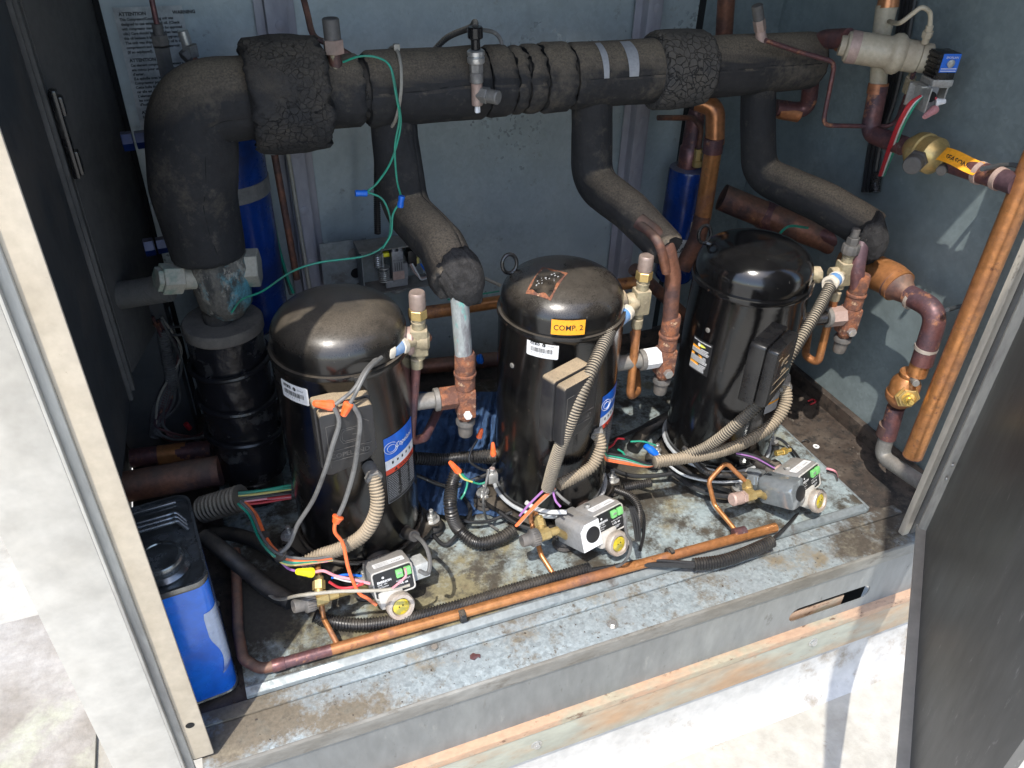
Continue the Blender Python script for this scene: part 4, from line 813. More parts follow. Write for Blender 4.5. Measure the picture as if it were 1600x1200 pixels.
# vertical tube and flare fittings on the blue tank
t = thing('flare_tube', P(250, 60, y=1.5), 'thin brown tube with dark hex fittings in front of the paper notice', 'tube')
p0, p1 = arr(P(233, -20, y=1.5)), arr(P(265, 132, y=1.5)); d = unit(p1-p0); L = np.linalg.norm(p1-p0)
MB().cyl(p0, p0+d*L*.45, .0045, 14).build('tube', 'copperp', t)
MB().cyl(p0+d*L*.36, p0+d*L*.48, .0085, 20).hexa(p0+d*L*.47, p0+d*L*.58, .0145).build('flare_nut', 'greycap', t)
MB().hexa(p0+d*L*.60, p0+d*L*.97, .0135).build('long_fitting', 'greycap', t); MB().cyl(p0+d*L*.97, p0+d*(L+.02), .012).build('base', 'blue', t)
t = thing('angle_fitting', P(300, 90, y=1.46), 'small grey capped angle fitting on a brown tube beside the paper notice', 'fitting')
c = arr(P(298, 82, y=1.46)); MB().hexa(c-arr((0, 0, .006)), c+arr((.0, 0, .012)), .0135).build('nut', 'steeld', t); MB().cyl(c+arr((-.003, 0, .012)), c+arr((-.006, 0, .034)), .0085).build('cap', 'steel', t)
MB().cyl(c, c+arr((-.012, -.006, -.008)), .012, 6).build('side_nut', 'greycap', t)
MB().sweep(spline([c, *map(arr, Y((310, 97, 1.45), (345, 95, 1.42), (385, 92, 1.40)))]), .0055, 14).build('tube', 'copperp', t)
MB().box(arr(P(300, 105, y=1.47)), (.016, .016, .03), bev=.002).build('block', 'brassd', t)
# small copper tube and grey conduit by the left channel
pipe('copper_tube', Y((428, 236, 1.60), (464, 436, 1.60)), .0072, 'copperd', 'thin upright copper tube beside the dark blue tank', 'tube')
t_ = MB().hexa(P(427, 240, y=1.60), P(425, 228, y=1.60), .011); single(t_, 'flare_nut', 'steel', 'bright nut at the top of the thin upright copper tube', 'nut')
single(wire('', '', Y((410, 225, 1.585), (415, 270, 1.585), (432, 370, 1.585), (448, 430, 1.585), (458, 458, 1.585)), .0034), 'green_wire', 'w_green', 'green wire running down beside the thin upright copper tube', 'wire', 'green ground wires')
single(wire('', '', Y((408, 222, 1.592), (413, 290, 1.592), (438, 400, 1.592), (455, 460, 1.592)), .0042), 'grey_wire', 'w_grey', 'grey wire beside the green wire on the dark blue tank', 'wire')
pipe('sealant_bead', Y((448, 228, 1.672), (480, 430, 1.672), (486, 460, 1.672)), .0045, 'w_beige', 'cream sealant bead along the edge of the left wall channel', 'sealant')
# dim wiring loom at the lower left
lo = thing('wiring_loom', P(250, 640, y=1.6), 'bundle of dim grey brown wires hanging in the dark corner left of the accumulator', 'wires')
mb = MB(); corr(mb, Y((255, 515, 1.6), (262, 560, 1.6), (268, 600, 1.6), (248, 640, 1.6), (243, 680, 1.6)), .014, .006); mb.build('sleeve', 'w_grey', lo)
for i in range(11):
    j = lambda s_: random.uniform(-s_, s_)
    wire('', '', Y((245+j(8), 500+j(6), 1.6+j(.02)), (270+j(16), 560+j(10), 1.6), (265+j(18), 620+j(12), 1.59), (250+j(10), 670+j(8), 1.58), (290+j(20), 688+j(5), 1.55), (330, 676+j(8), 1.5)), .0028)\
        .build('wire', random.choice(('w_grey', 'w_grey', 'w_beige', 'copperp', 'w_grey')), lo)
MB().cyl(P(290, 662, y=1.56), P(297, 670, y=1.56), .006).build('connector', 'w_red', lo)
for (u0, v0, u1, v1) in ((215, 505, 330, 498), (215, 518, 325, 515)): wire('', '', Y((u0, v0, 1.62), ((u0+u1)/2, v0+6, 1.6), (u1, v1, 1.55)), .003).build('wire', 'w_grey', lo)

# ================================================================== BLUE METAL CAN
cn = thing('metal_can', (-.168, 1.04, 0), 'blue and white metal can with wire handle and screw cap behind the corner post', 'can')
ca = R_(95.5); ex = arr((math.cos(ca), math.sin(ca), 0)); ey = arr((-math.sin(ca), math.cos(ca), 0))   # ex = long side (to the back)
brc = arr(P(374, 1075, z=.004)); CL, CW, CHT = .205, .115, .276
cc = brc+ex*CL/2+ey*CW/2; cc[2] = 0
def rr(hx_, hy_, r, n=6):
    out = []
    for (sx_, sy_, a0_) in ((1, 1, 0), (-1, 1, 90), (-1, -1, 180), (1, -1, 270)):
        for i in range(n+1):
            a = R_(a0_+90*i/n); out.append((sx_*(hx_-r)+r*math.cos(a), sy_*(hy_-r)+r*math.sin(a)))
    return out
def ringstack(levels, name, m, parent, capt=True):
    V = []; n = None
    for (hx_, hy_, r, z_) in levels:
        pts = rr(hx_, hy_, r); n = len(pts)
        for x_, y_ in pts: V.append(cc+ex*x_+ey*y_+arr((0, 0, z_)))
    F = [(i*n+j, i*n+(j+1) % n, (i+1)*n+(j+1) % n, (i+1)*n+j) for i in range(len(levels)-1) for j in range(n)]
    F.append(tuple(range(n))[::-1]); F.append(tuple((len(levels)-1)*n+k for k in range(n)))
    return MB().add(V, F).build(name, m, parent)
h1, h2 = CL/2, CW/2
ringstack([(h1, h2, .022, .006), (h1, h2, .022, .11), (h1, h2, .022, CHT-.012)], 'can_body', 'canblue', cn)
ringstack([(h1+.0012, h2+.0012, .023, .002), (h1+.0022, h2+.0022, .023, .005), (h1+.001, h2+.001, .023, .008)], 'bottom_seam', 'tin', cn)
ringstack([(h1+.0006, h2+.0006, .022, CHT-.013), (h1+.0018, h2+.0018, .023, CHT-.008), (h1+.0020, h2+.0020, .023, CHT), (h1-.002, h2-.002, .021, CHT), (h1-.0026, h2-.0026, .020, CHT-.006), (.02, .02, .010, CHT-.0065)], 'can_top', 'tin', cn)
# white print: right side and corner
mb = MB()
def canS(s_, z_):   # s along right side from front (-) with corner wrap
    pts = rr(h1+.0006, h2+.0006, .022, 10); return None
def side(u_, z_):   # u_: 0 at start of near right corner, wraps along right (long) side
    pts = rr(h1+.0006, h2+.0006, .022, 10); seq = pts[22:33]  # corner (-x,-y)
    seq = seq + [(h1-.022, -h2-.0006)]
    d_ = [0]
    for a_, b_ in zip(seq, seq[1:]): d_.append(d_[-1]+math.hypot(b_[0]-a_[0], b_[1]-a_[1]))
    x_ = np.interp(u_, d_, [q[0] for q in seq]); y_ = np.interp(u_, d_, [q[1] for q in seq]); return cc+ex*x_+ey*y_+arr((0, 0, z_))
mb.grid(lambda a, b: side(.004+(.10+.03*math.sin(b*3))*a+.008*math.sin(b*6)*(1-a), .055+b*.150+(1-b)*.05*a), 20, 14).build('white_print', 'canwhite', cn)
# cap and handle
cpc = cc-ex*.045; cpc[2] = CHT-.006
MB().lathe([(.040, 0), (.041, .003), (.037, .006), (.0335, .008), (.0335, .010)], cpc, (0, 0, 1), 48).build('spout_ring', 'tin', cn)
MB().lathe([(.033, .008), (.0335, .010), (.0335, .022), (.0315, .025), (.027, .0255), (.026, .0235), (.0001, .0235)], cpc, (0, 0, 1), 72, rf=lambda a, h: 1+.012*math.cos(a*36)*(h < .022)).build('screw_cap', 'tin', cn)
hc = cc+ex*.035; hc[2] = CHT
for o_ in (-.010, 0, .010):
    pts = [hc+ex*(o_-.012)-ey*(.047), hc+ex*(o_+.004)-ey*.034+arr((0, 0, .012)), hc+ex*o_-ey*.026+arr((0, 0, .014)), hc+ex*o_+ey*.026+arr((0, 0, .014)), hc+ex*o_+ey*.047]
    MB().sweep(resample(fillet(pts, .012), .003), .0034, 12).build('handle', 'tin', cn)
MB().sweep([cc+ex*(h1-.012)-ey*(h2-.02)+arr((0, 0, CHT-.003)), cc+ex*(h1-.012)+ey*(h2-.02)+arr((0, 0, CHT-.003))], .003, 10).build('rim_bead', 'tin', cn)

# ================================================================== OIL LEVEL CONTROLS
def control(k, uv, y, label, style):
    cx, cy = CP[k]; G = arr(P(*uv, y=y)); C = arr((cx, cy, G[2])); f = unit(G-C); up = arr((0, 0, 1)); r = np.cross(f, up)   # f outward
    if style == 0: f = unit((.10, -1, 0)); r = np.cross(f, up)
    if r[0] < 0: r = -r
    dist = np.linalg.norm(G-C)
    t = thing('oil_level_control', G, label, 'control', 'oil level controls at the feet of the compressors')
    fh, uh = f, up
    f = unit(f+.40*up); up = np.cross(r, f)
    if up[2] < 0: up = -up
    A = G-f*.050+up*.043     # centre of the housing
    # mounting: grommet and rings reach the shell
    b0 = C+f*(CR-.004)+up*.022-(0 if style else 0)
    b0 = A-fh*(.050)-uh*.018; ftl, utl = f, up; f, up = fh, uh
    MB().lathe([(.024, 0), (.0265, .003), (.0265, .014), (.024, .018)], b0-f*.014, f, 32).build('grommet', 'rubber', t)
    MB().cyl(b0, b0+f*.012, .0225, 32).hexa(b0+f*.010, b0+f*.022, .0235, 8).build('brown_ring', 'pinkcap', t)
    MB().cyl(b0-f*(dist), b0-f*.01, .018, 24) if False else None
    L = max(.02, np.linalg.norm((b0-C)[:2])-CR+.006); MB().cyl(b0-fh*(L+.012), b0-fh*.010, .020, 24).build('mount_stub', 'bk', t)
    W_, H_, D_ = .080, .058, .060; f, up = ftl, utl
    hm = ('greyp', 'greyp', 'clear')[style]
    if style: L2 = .040
    box = MB().box(A, (W_, D_, H_), ex=r, ey=-f, bev=.010); ho = box.build('housing', 'greyp', t)
    S = plane(A+f*(D_/2+.0003), r, up)
    bz = MB(); pts = [arr(S(x_, y_, .001)) for x_, y_ in rr(W_/2-.003, H_/2-.003, .006)]; bz.sweep(pts, .0016, 6, close=True); bz.build('bezel', 'white', ho)
    fp = MB().rrect(S, -W_/2+.005, -H_/2+.005, W_/2-.005, H_/2-.005, .004, .0010).build('face_plate', 's_black', ho)
    tx = MB(); tx.text(S, 'EMERSON', -.030, .004, .0060, .0018, width=.026, bold=.0002)
    tx.disc(S, -.018, .0135, .0022, .0018)
    for i, s_ in enumerate(('OMB - 24V', 'Oil Monitor', 'Control')): tx.text(S, s_, -.030, -.0005-.0046*i, .0042, .0018, width=(.018, .020, .014)[i])
    tx.text(S, 'POWER', -.030, -.0155, .0036, .0018); tx.text(S, 'c UL us', .006, -.010, .0062, .0018, bold=.0002); tx.text(S, 'ALARM OUTPUT', .004, -.0035, .0040, .0018, width=.027)
    for i in range(3): tx.rect(S, .006, -.0150-.0019*i, .026-.003*i, -.0142-.0019*i, .0018, 1)
    tx.build('printing', 's_white', fp)
    for x_ in (.006, .0215):
        MB().box(A+f*(D_/2+.003)+r*(x_+.006)+up*.0125, (.0125, .008, .0145), ex=r, ey=-f, bev=.001).build('terminal_block', 's_green', ho)
    MB().box(A+f*(D_/2+.0075)+r*.012+up*.0145, (.008, .002, .003), ex=r, ey=-f, bev=0).build('wire_clamp', 'steel', ho)
    S2 = plane(A+up*(H_/2+.0004), r, -f)
    st = MB().rrect(S2, -.028, -.022, .030, -.004, .003, .0004); st = st.build('top_sticker', 's_white', ho)
    tt = MB()
    for i in range(3): tt.rect(S2, -.024, -.0195+.0045*i, .000, -.0187+.0045*i, .001, 1)
    for i in range(6): tt.rect(S2, .006+.003*i, -.0180, .0075+.003*i, -.014, .001, 1)
    tt.build('sticker_print', 's_grey', st)
    # cast lower body and sight glass
    cb = MB(); cb.cyl(A-up*.020-f*.02, A-up*.020+f*.028, .024, 32, bev=.004); cb.box(A-up*.030-r*.010+f*.016, (.046, .040, .034), ex=r, ey=-f, bev=.006); cb.cyl(G-f*.032, G-f*.010, .0215, 32, bev=.003)
    cb.build('cast_body', 'white', t)
    MB().lathe([(.0225, -.014), (.0255, -.010), (.0255, .000), (.0235, .003), (.0175, .003), (.0150, -.002), (.0145, -.004)], G, f, 40, rf=lambda a, h: 1+.012*math.cos(a*6)).build('sight_ring', 'ring', t)
    MB().lathe([(.0152, -.006), (.0150, .0002), (.012, .0016), (.0001, .0022)], G, f, 32).build('sight_glass', 'yellowglass', t)
    SG = plane(G+f*.0019, r, up); MB().disc(SG, -.004, .002, .0014, .0008).disc(SG, .003, .003, .0015, .0006).build('float_dot', 'hole', t)
    if style:    # the extra coil cover on the left of the housing
        cv = A-r*.052+f*.004
        q = [(-.026, -.032), (.022, -.032), (.022, .026), (-.014, .026), (-.026, .014)]
        m_ = 'greyp' if style == 1 else 'clear'
        MB().prism(q, cv-f*.046, r, up, f*(.082), bev=.004 if style == 1 else .008).build('coil_cover', m_, t)
        S3 = plane(cv+f*.0363, r, up)
        if style == 1: MB().add([S3(x_*.96-.0003, y_*.94, .0006) for x_, y_ in q], [(0, 1, 2, 3, 4)]).build('cover_front', 's_white', t)
        MB().lathe([(.0165, 0), (.0165, .0012), (.014, .002), (.0001, .002)], S3(.002, -.002, .0004), f, 32).build('coil_disc', 's_black', t)
        MB().cyl(A-r*.020+up*.022-f*.004, A-r*.020+up*.031-f*.004, .005, 12).cyl(A-r*.020+up*.031-f*.004, A-r*.020+up*.036-f*.004, .0065, 16).build('cover_screw', 'steel', t)
    else:
        MB().box(A+r*.055-f*.004-up*.008, (.034, .042, .030), ex=r, ey=-f, bev=.002).build('side_tag', 's_paper', t)
    return t, A, f, r, G
K1 = control(0, (627, 948), .925, 'grey oil level control with yellow sight glass, leftmost of three, beside the yellow wire nut', 0)
K2 = control(1, (967, 850), .925, 'grey oil level control with white faced side cover below the COMP. 2 compressor', 1)
K3 = control(2, (1281, 783), .885, 'oil level control with shiny clear side cover at the right corner of the tray', 2)
c3 = K3[1]-K3[3]*.040-K3[2]*.060
MB().lathe([(.020, -.03), (.024, -.026), (.024, .0), (.020, .006)], c3, K3[2], 8).build('clear_cap', 'clear', K3[0])
c3 = arr(P(1222, 706, y=.985)); MB().cyl(c3-arr((.016, 0, 0)), c3, .0065).hexa(c3, c3+arr((.010, 0, 0)), .0085).cyl(c3+arr((.01, 0, 0)), c3+arr((.022, 0, 0)), .0045).build('brass_fitting', 'gold', K3[0])

# small brass tees with caps next to each control
def tee(k, cap, cap2, flare, cm, label, knurl, ctl):
    c0, c1 = arr(cap), arr(cap2); d = unit(c1-c0); t = thing('angle_valve', c0, label, 'valve', 'small brass valves beside the oil level controls')
    if knurl:
        MB().lathe([(.0001, 0), (.0105, 0), (.0115, .002), (.0125, .018), (.0155, .020), (.0165, .022), (.0165, .034), (.015, .036)], c0, d, 44, rf=lambda a, h: 1+(.04*math.cos(a*22) if h > .019 else 0)).build('cap', 'greycap', t)
    else: MB().cyl(c0, c0+d*.026, .0135, 24, bev=.003).hexa(c0+d*.026, c0+d*.036, .0135).build('cap', cm, t)
    b = c0+d*.036; fl = arr(flare); u_ = unit(fl-(b+d*.010))
    MB().hexa(b, b+d*.024, .0125).cyl(b+d*.024, b+d*.044, .0080, 16).cyl(b+d*.010, b+d*.010+u_*.022, .0075, 16).build('body', 'brass', t)
    MB().hexa(b+d*.010+u_*.016, b+d*.010+u_*.032, .0110).cyl(b+d*.010+u_*.030, b+d*.010+u_*.040, .0085, 16).build('flare_nut', 'brass', t)
    tgt = arr(ctl); MB().cyl(b+d*.040, tgt, .0070, 16).build('outlet', 'brass', t); return b+d*.010+u_*.036
F1 = tee(0, P(458, 948, y=.935), P(520, 930, y=.95), P(498, 905, y=.975), 'greycap', 'small brass valve with ribbed grey cap beside the leftmost oil level control', True, K1[1]-K1[2]*.01-K1[3]*.03-arr((0, 0, .02)))
F2 = tee(1, P(815, 846, y=.955), P(880, 826, y=.965), P(841, 806, y=1.0), 'greycap', 'small brass valve with ribbed grey cap in front of the COMP. 2 compressor', True, K2[1]-K2[2]*.01-K2[3]*.07-arr((0, 0, .02)))
F3 = tee(2, P(1143, 781, y=.93), P(1215, 765, y=.94), P(1166, 745, y=.98), 'pinkcap', 'small brass valve with pinkish brown cap in front of the rightmost compressor', False, K3[1]-K3[2]*.02-K3[3]*.07-arr((0, 0, .02)))
# oil line along the tray front and its small feeders
fp = Z((1212, 824, .030), (800, 936, .030), (500, 1020, .030), (408, 1046, .030), (380, 1030, .030), (372, 985, .028), (368, 860, .05))
ol = thing('oil_line', P(800, 936, z=.012), 'long bright copper pipe lying along the front edge of the tray', 'pipe')
q = resample(fillet(fp, .03), .006)
split = [i for i, p in enumerate(q) if p[0] < .055][0]; s2 = [i for i, p in enumerate(q) if p[0] < -.03][0]
o = MB().sweep(q[:split+1], .0098, 24).build('pipe_run', 'copperb', ol)
o = MB().sweep(q[split:s2+1], .0100, 24).build('heat_stained_length', 'copperp', ol)
o = MB().sweep(q[s2:], .0094, 24).build('dull_length', 'copperd', ol)
MB().lathe([(.0108, 0), (.0112, .001), (.0112, .020), (.0108, .021)], q[s2-1], unit(q[s2+2]-q[s2-1]), 24).build('coupling', 'copperp', ol)
for (u, v) in ((722, 962), (1046, 864)):
    c = arr(P(u, v, z=.031)); d = arr((1, -.0, 0)); MB().cyl(c-d*.006, c+d*.006, .0112, 24).box(c+arr((0, -.006, .012)), (.008, .012, .006), bev=.001).build('cable_tie', 'rubber', ol)
    # feeders
fd = lambda pts, nm='feeder': MB().sweep(resample(fillet([arr(x_) for x_ in pts], .014), .003), .0050, 14).build(nm, 'copperb', ol)
fd([F1, P(497, 880, y=1.0), P(496, 900, y=1.01), P(505, 965, z=.05), P(528, 1008, z=.032)])
fd([F2, P(832, 795, y=1.02), P(829, 812, y=1.03), P(846, 868, z=.05), P(864, 896, z=.034)])
fd([F3, P(1134, 722, y=1.0), P(1107, 752, y=.985), P(1116, 788, y=.965), P(1152, 832, z=.034)])
MB().cyl(P(1146, 834, z=.034), P(1165, 830, z=.034), .0112, 20).build('solder_joint', 'copperp', ol)

# ================================================================== CORRUGATED CONDUITS
def conduit(pts, r, m, label, pitch=.0056, group='corrugated conduits around the compressors', depth=.17):
    mb = MB(); corr(mb, pts, r, pitch, depth); return single(mb, 'conduit', m, label, 'conduit', group)
conduit(Y((583, 742, 1.015), (590, 780, .995), (584, 810, .985), (565, 838, .985), (530, 858, .99), (500, 868, 1.0), (472, 882, 1.0)), .0125, 'condt', 'tan dusty conduit curving down from the terminal box of the leftmost compressor')
conduit(Y((957, 507, 1.06), (940, 545, 1.01), (915, 600, .965), (890, 660, .95), (868, 720, .965), (856, 762, .985)), .0125, 'cond', 'grey ribbed conduit from the blue banded sensor down the front of the COMP. 2 compressor', .0050)
conduit(Y((934, 676, 1.03), (938, 700, 1.015), (925, 728, 1.005), (898, 745, 1.0), (872, 758, .995)), .0120, 'condt', 'short tan conduit below the terminal box of the COMP. 2 compressor')
conduit(Y((1297, 448, 1.03), (1270, 498, .985), (1235, 555, .955), (1190, 625, .95), (1140, 672, .965), (1104, 698, .985), (1060, 716, 1.0)), .0115, 'cond', 'long black ribbed conduit slanting across the front of the rightmost compressor', .0050)
conduit(Y((1226, 602, 1.02), (1228, 630, 1.0), (1208, 662, .99), (1170, 688, .985), (1130, 704, .985), (1080, 714, .99), (1022, 722, 1.0)), .0125, 'condt', 'tan dusty conduit curving from the terminal box of the rightmost compressor')
conduit(Z((492, 962, .05), (520, 972, .034), (570, 976, .032), (640, 966, .032), (720, 946, .032), (800, 922, .032), (870, 902, .032), (922, 888, .032)), .0125, 'condk', 'glossy black conduit lying behind the copper pipe at the tray front')
conduit(Z((1084, 882, .030), (1130, 876, .032), (1170, 862, .034), (1206, 846, .036)), .0130, 'condk', 'short black conduit at the right end of the long copper pipe')
conduit([*Y((716, 730, 1.14), (706, 760, 1.12), (704, 795, 1.08)), *Z((716, 826, .05), (745, 848, .035), (780, 842, .035), (803, 828, .04))], .0135, 'condk', 'black conduit looping on the tray between first and second compressors')
conduit(Y((648, 716, 1.20), (690, 718, 1.20), (730, 714, 1.19), (775, 716, 1.18)), .0135, 'condk', 'black taped conduit crossing in front of the blue cloth')
conduit(Y((742, 714, 1.185), (762, 712, 1.175), (778, 712, 1.165)), .0140, 'cond', 'short grey conduit end touching the COMP. 2 compressor at left')
conduit(Y((975, 762, 1.05), (995, 758, 1.045), (1017, 754, 1.04)), .0095, 'condk', 'stubby black conduit end pointing right from the foot of the COMP. 2 compressor', .0045)
conduit(Y((962, 765, 1.055), (985, 775, 1.03), (998, 795, 1.0), (998, 825, .97)), .0085, 'condk', 'thin black conduit hanging behind the middle oil level control', .0040)
conduit(Y((318, 796, 1.26), (345, 788, 1.24), (378, 778, 1.22)), .027, 'cond', 'wide brown ribbed conduit left of the leftmost compressor', .0095, depth=.12)
conduit(Y((1368, 300, 1.26), (1368, 285, 1.27), (1372, 270, 1.27)), .010, 'condk', 'black conduit end below the red green and white wires')
conduit(Y((590, 232, 1.60), (589, 300, 1.60), (590, 365, 1.60)), .0075, 'condk', 'thin black conduit hanging behind the left branch pipe', .0045)
conduit(Y((660, 470, 1.60), (656, 500, 1.60), (652, 560, 1.60)), .0095, 'condk', 'black conduit below the open pressure switch', .0050)
conduit(Y((1070, 700, 1.10), (1100, 735, 1.01), (1130, 742, 1.0), (1165, 742, 1.0)), .0070, 'condk', 'thin black conduit along the strap of the rightmost compressor', .0036)
def hose(pts, r, m, label, cat='hose', group=None): return single(MB().sweep(resample(spline(pts, 12), .004), r, 18, rf=lambda i, a, p: 1+.03*(i % 2)), 'hose', m, label, cat, group)
hose([*Y((318, 838, 1.20), (350, 862, 1.15)), *Z((385, 892, .05), (420, 920, .035), (455, 940, .03))], .0155, 'rubber', 'lower dusty black hose left of the leftmost compressor', group='dusty hoses at lower left')
hose(Y((330, 832, 1.28), (370, 836, 1.24), (410, 850, 1.18), (440, 872, 1.12)), .0140, 'rubber', 'upper dusty black hose left of the leftmost compressor', group='dusty hoses at lower left')
hose(Z((988, 700, .03), (1010, 672, .04), (1040, 655, .06), (1062, 642, .08)), .0150, 'rubber', 'wide flat black hose on the tray between second and third compressors')

# ================================================================== WIRES
def W(name, m, pts, r, label, cat='wire', group='loose wires around the compressors'):
    return single(wire('', '', pts, r), name, m, label, cat, group)
GY = 1.285
W('green_wire', 'w_green', Y((536, 97, 1.32), (562, 88, 1.305), (590, 90, 1.30), (610, 105, 1.29), (620, 150, GY-.005), (626, 195, GY), (612, 250, GY), (590, 285, GY), (573, 300, GY)), .0018, 'green wire over the header ending in a blue crimp at left', group='green ground wires')
W('green_wire', 'w_green', Y((612, 110, 1.288), (619, 150, GY-.008), (624, 185, GY-.004), (617, 230, GY), (620, 280, GY), (627, 308, GY)), .0018, 'green wire hanging straight to the second blue crimp on the left branch', group='green ground wires')
W('green_wire', 'w_green', Y((574, 300, GY), (598, 312, 1.28), (610, 345, 1.27), (603, 380, 1.26), (570, 400, 1.25), (500, 410, 1.25), (455, 425, 1.26), (410, 455, 1.28), (378, 468, 1.30), (362, 488, 1.31)), .0018, 'green wire sagging from the blue crimp to the foam disc', group='green ground wires')
W('green_wire', 'w_green', Y((626, 315, 1.265), (614, 335, 1.26), (611, 365, 1.255), (598, 388, 1.252)), .0018, 'short green wire leaving the second blue crimp', group='green ground wires')
for (u0, v0, u1, v1, y_, lab) in ((555, 302, 575, 302, 1.28, 'blue crimp connector hanging left of the left branch pipe'), (628, 306, 626, 318, 1.262, 'blue crimp connector resting on the left branch pipe')):
    mb = MB().lathe([(.0048, 0), (.0058, .002), (.0050, .009), (.0058, .016), (.0052, .020)], P(u0, v0, y=y_), unit(P(u1, v1, y=y_)-P(u0, v0, y=y_)), 16); single(mb, 'crimp_connector', 'n_blue', lab, 'connector', 'blue crimp connectors')
W('green_wire', 'w_green', Y((742, 463, 1.45), (700, 468, 1.45), (780, 455, 1.45)), .0018, 'green wire running along the copper pipe behind first and second compressors', group='green ground wires')
W('green_wire', 'w_green', Y((1212, 372, 1.30), (1232, 354, 1.28), (1262, 356, 1.28)), .0030, 'green wire loop behind the dome of the rightmost compressor', group='green ground wires')
W('grey_wire', 'w_beige', Y((738, 426, 1.50), (782, 446, 1.42)), .0038, 'pale wire between the torn foam and the second compressor')
# sensor leads of the first compressor with wire nuts
p_nut1 = Y((520, 634, 1.005), (490, 630, 1.0)); p_nut2 = Y((546, 628, 1.0), (536, 650, .995))
W('sensor_lead', 'w_grey', Y((596, 558, 1.05), (575, 578, 1.02), (558, 610, 1.0), (545, 634, .995)), .0032, 'grey sensor lead from the blue banded collar to the orange wire nuts')
W('sensor_lead', 'w_grey', Y((590, 558, 1.055), (570, 580, 1.025), (553, 608, 1.005), (524, 632, 1.0)), .0032, 'twin grey sensor lead just left of the other one above the wire nuts')
W('grey_wire', 'w_grey', Y((522, 636, .998), (530, 660, .99), (520, 695, .985), (508, 735, .985), (490, 780, .99), (465, 820, 1.0), (452, 850, 1.0), (436, 866, 1.0)), .0038, 'long grey wire from the left orange wire nut down to the wire bundle')
W('grey_wire', 'w_grey', Y((550, 630, .998), (562, 655, .988), (560, 690, .98), (553, 735, .98), (540, 780, .98), (529, 806, .98)), .0040, 'grey wire from the right orange wire nut to the orange wire')
W('orange_wire', 'w_orange', Y((526, 806, .975), (523, 830, .97), (536, 850, .965), (545, 890, .945), (560, 925, .935), (574, 935, .93), (588, 945, .925)), .0032, 'orange wire hanging down to the leftmost oil level control')
def nut(a, b, m, label, r=.0085):
    a, b = arr(a), arr(b); d = unit(b-a); L = np.linalg.norm(b-a)
    mb = MB().lathe([(r*.8, 0), (r, L*.05), (r*1.02, L*.22), (r*.86, L*.30), (r*.60, L*.92), (r*.45, L), (.0001, L)], a, d, 36, rf=lambda q_, h: 1+(.07*math.cos(q_*9) if h > L*.25 else .0))
    return single(mb, 'wire_nut', m, label, 'wire nut', 'wire nuts')
nut(p_nut1[0], p_nut1[1], 'n_orange', 'orange wire nut lying on the left of the first terminal cover')
nut(p_nut2[0], p_nut2[1], 'n_orange', 'salmon orange wire nut pointing down over the first terminal cover')
nut(P(529, 806, y=.978), P(524, 818, y=.974), 'n_orange', 'open orange wire nut low on the front of the leftmost compressor', .0095)
nut(P(489, 895, y=.97), P(463, 893, y=.965), 'n_yellow', 'yellow wire nut beside the leftmost oil level control')
nut(P(717, 738, y=1.13), P(703, 722, y=1.13), 'n_orange', 'orange wire nut with green and yellow wires in front of the blue cloth', .0075)
nut(P(748, 684, y=1.17), P(753, 670, y=1.17), 'n_orange', 'small red orange wire nut sticking up over the blue cloth', .006)
nut(P(771, 712, y=1.13), P(770, 692, y=1.13), 'n_orange', 'orange wire nut against the left edge of the COMP. 2 compressor', .006)
W('green_wire', 'w_green', [*Y((717, 738, 1.128), (732, 750, 1.12), (748, 756, 1.12), (758, 754, 1.12))], .0022, 'green wire from the wire nut in front of the blue cloth', group='green ground wires')
W('yellow_wire', 'w_yel', Y((716, 738, 1.125), (724, 748, 1.12), (738, 753, 1.118)), .0020, 'yellow wire from the wire nut in front of the blue cloth')
W('green_wire', 'w_green', Y((720, 738, 1.13), (730, 752, 1.12), (726, 770, 1.11), (720, 780, 1.10)), .0022, 'green wire bending down beside the black looping conduit', group='green ground wires')
W('black_wire', 'w_black', Y((746, 686, 1.17), (736, 705, 1.16), (735, 722, 1.15), (760, 735, 1.14), (775, 722, 1.14)), .0026, 'black wire under the small red orange wire nut')
W('grey_wire', 'w_grey', [*Y((764, 735, 1.10), (760, 752, 1.09), (755, 785, 1.06)), *Z((762, 815, .03), (778, 828, .03))], .0026, 'thin grey wire hanging down left of the second compressor')
# bundle at the lower left
bd = thing('wire_bundle', P(430, 850, y=1.02), 'bundle of orange, yellow and brown wires bending under the tan conduit at left', 'wires')
for i, (m, du, dv_) in enumerate((('w_orange', 0, 0), ('w_beige', -3, 2), ('w_yel', -6, 3), ('w_orange', 3, -1), ('w_pink', 1, 3), ('w_grey', -4, -3), ('w_green', -8, 1))):
    wire('', '', Y((380+du, 786+dv_, 1.15), (398+du, 805+dv_, 1.12), (412+du, 838+dv_, 1.06), (430+du, 862+dv_, 1.01), (455+du, 876+dv_*2, .99), (490+du, 876+dv_, .985), (520, 872+dv_, .985)), .0025).build('wire', m, bd)
MB().cyl(P(411, 836, y=1.06), P(413, 842, y=1.06), .0115, 16).build('cable_tie', 'rubber', bd); MB().cyl(P(437, 865, y=1.0), P(441, 869, y=1.0), .0125, 16).build('cable_tie', 'rubber', bd)
bd2 = thing('wire_bundle', P(410, 770, y=1.2), 'bundle of green, yellow and red wires entering behind the leftmost compressor', 'wires')
for i, (m, v0, v1) in enumerate((('w_green', 772, 758), ('w_green', 770, 762), ('w_yel', 774, 764), ('w_black', 778, 770), ('w_red', 786, 774), ('w_red', 788, 778), ('w_pink', 784, 776), ('w_grey', 782, 770))):
    wire('', '', Y((372, v0, 1.22), (405, v0-4+random.uniform(-2, 2), 1.22), (455, v1, 1.22)), .0026).build('wire', m, bd2)
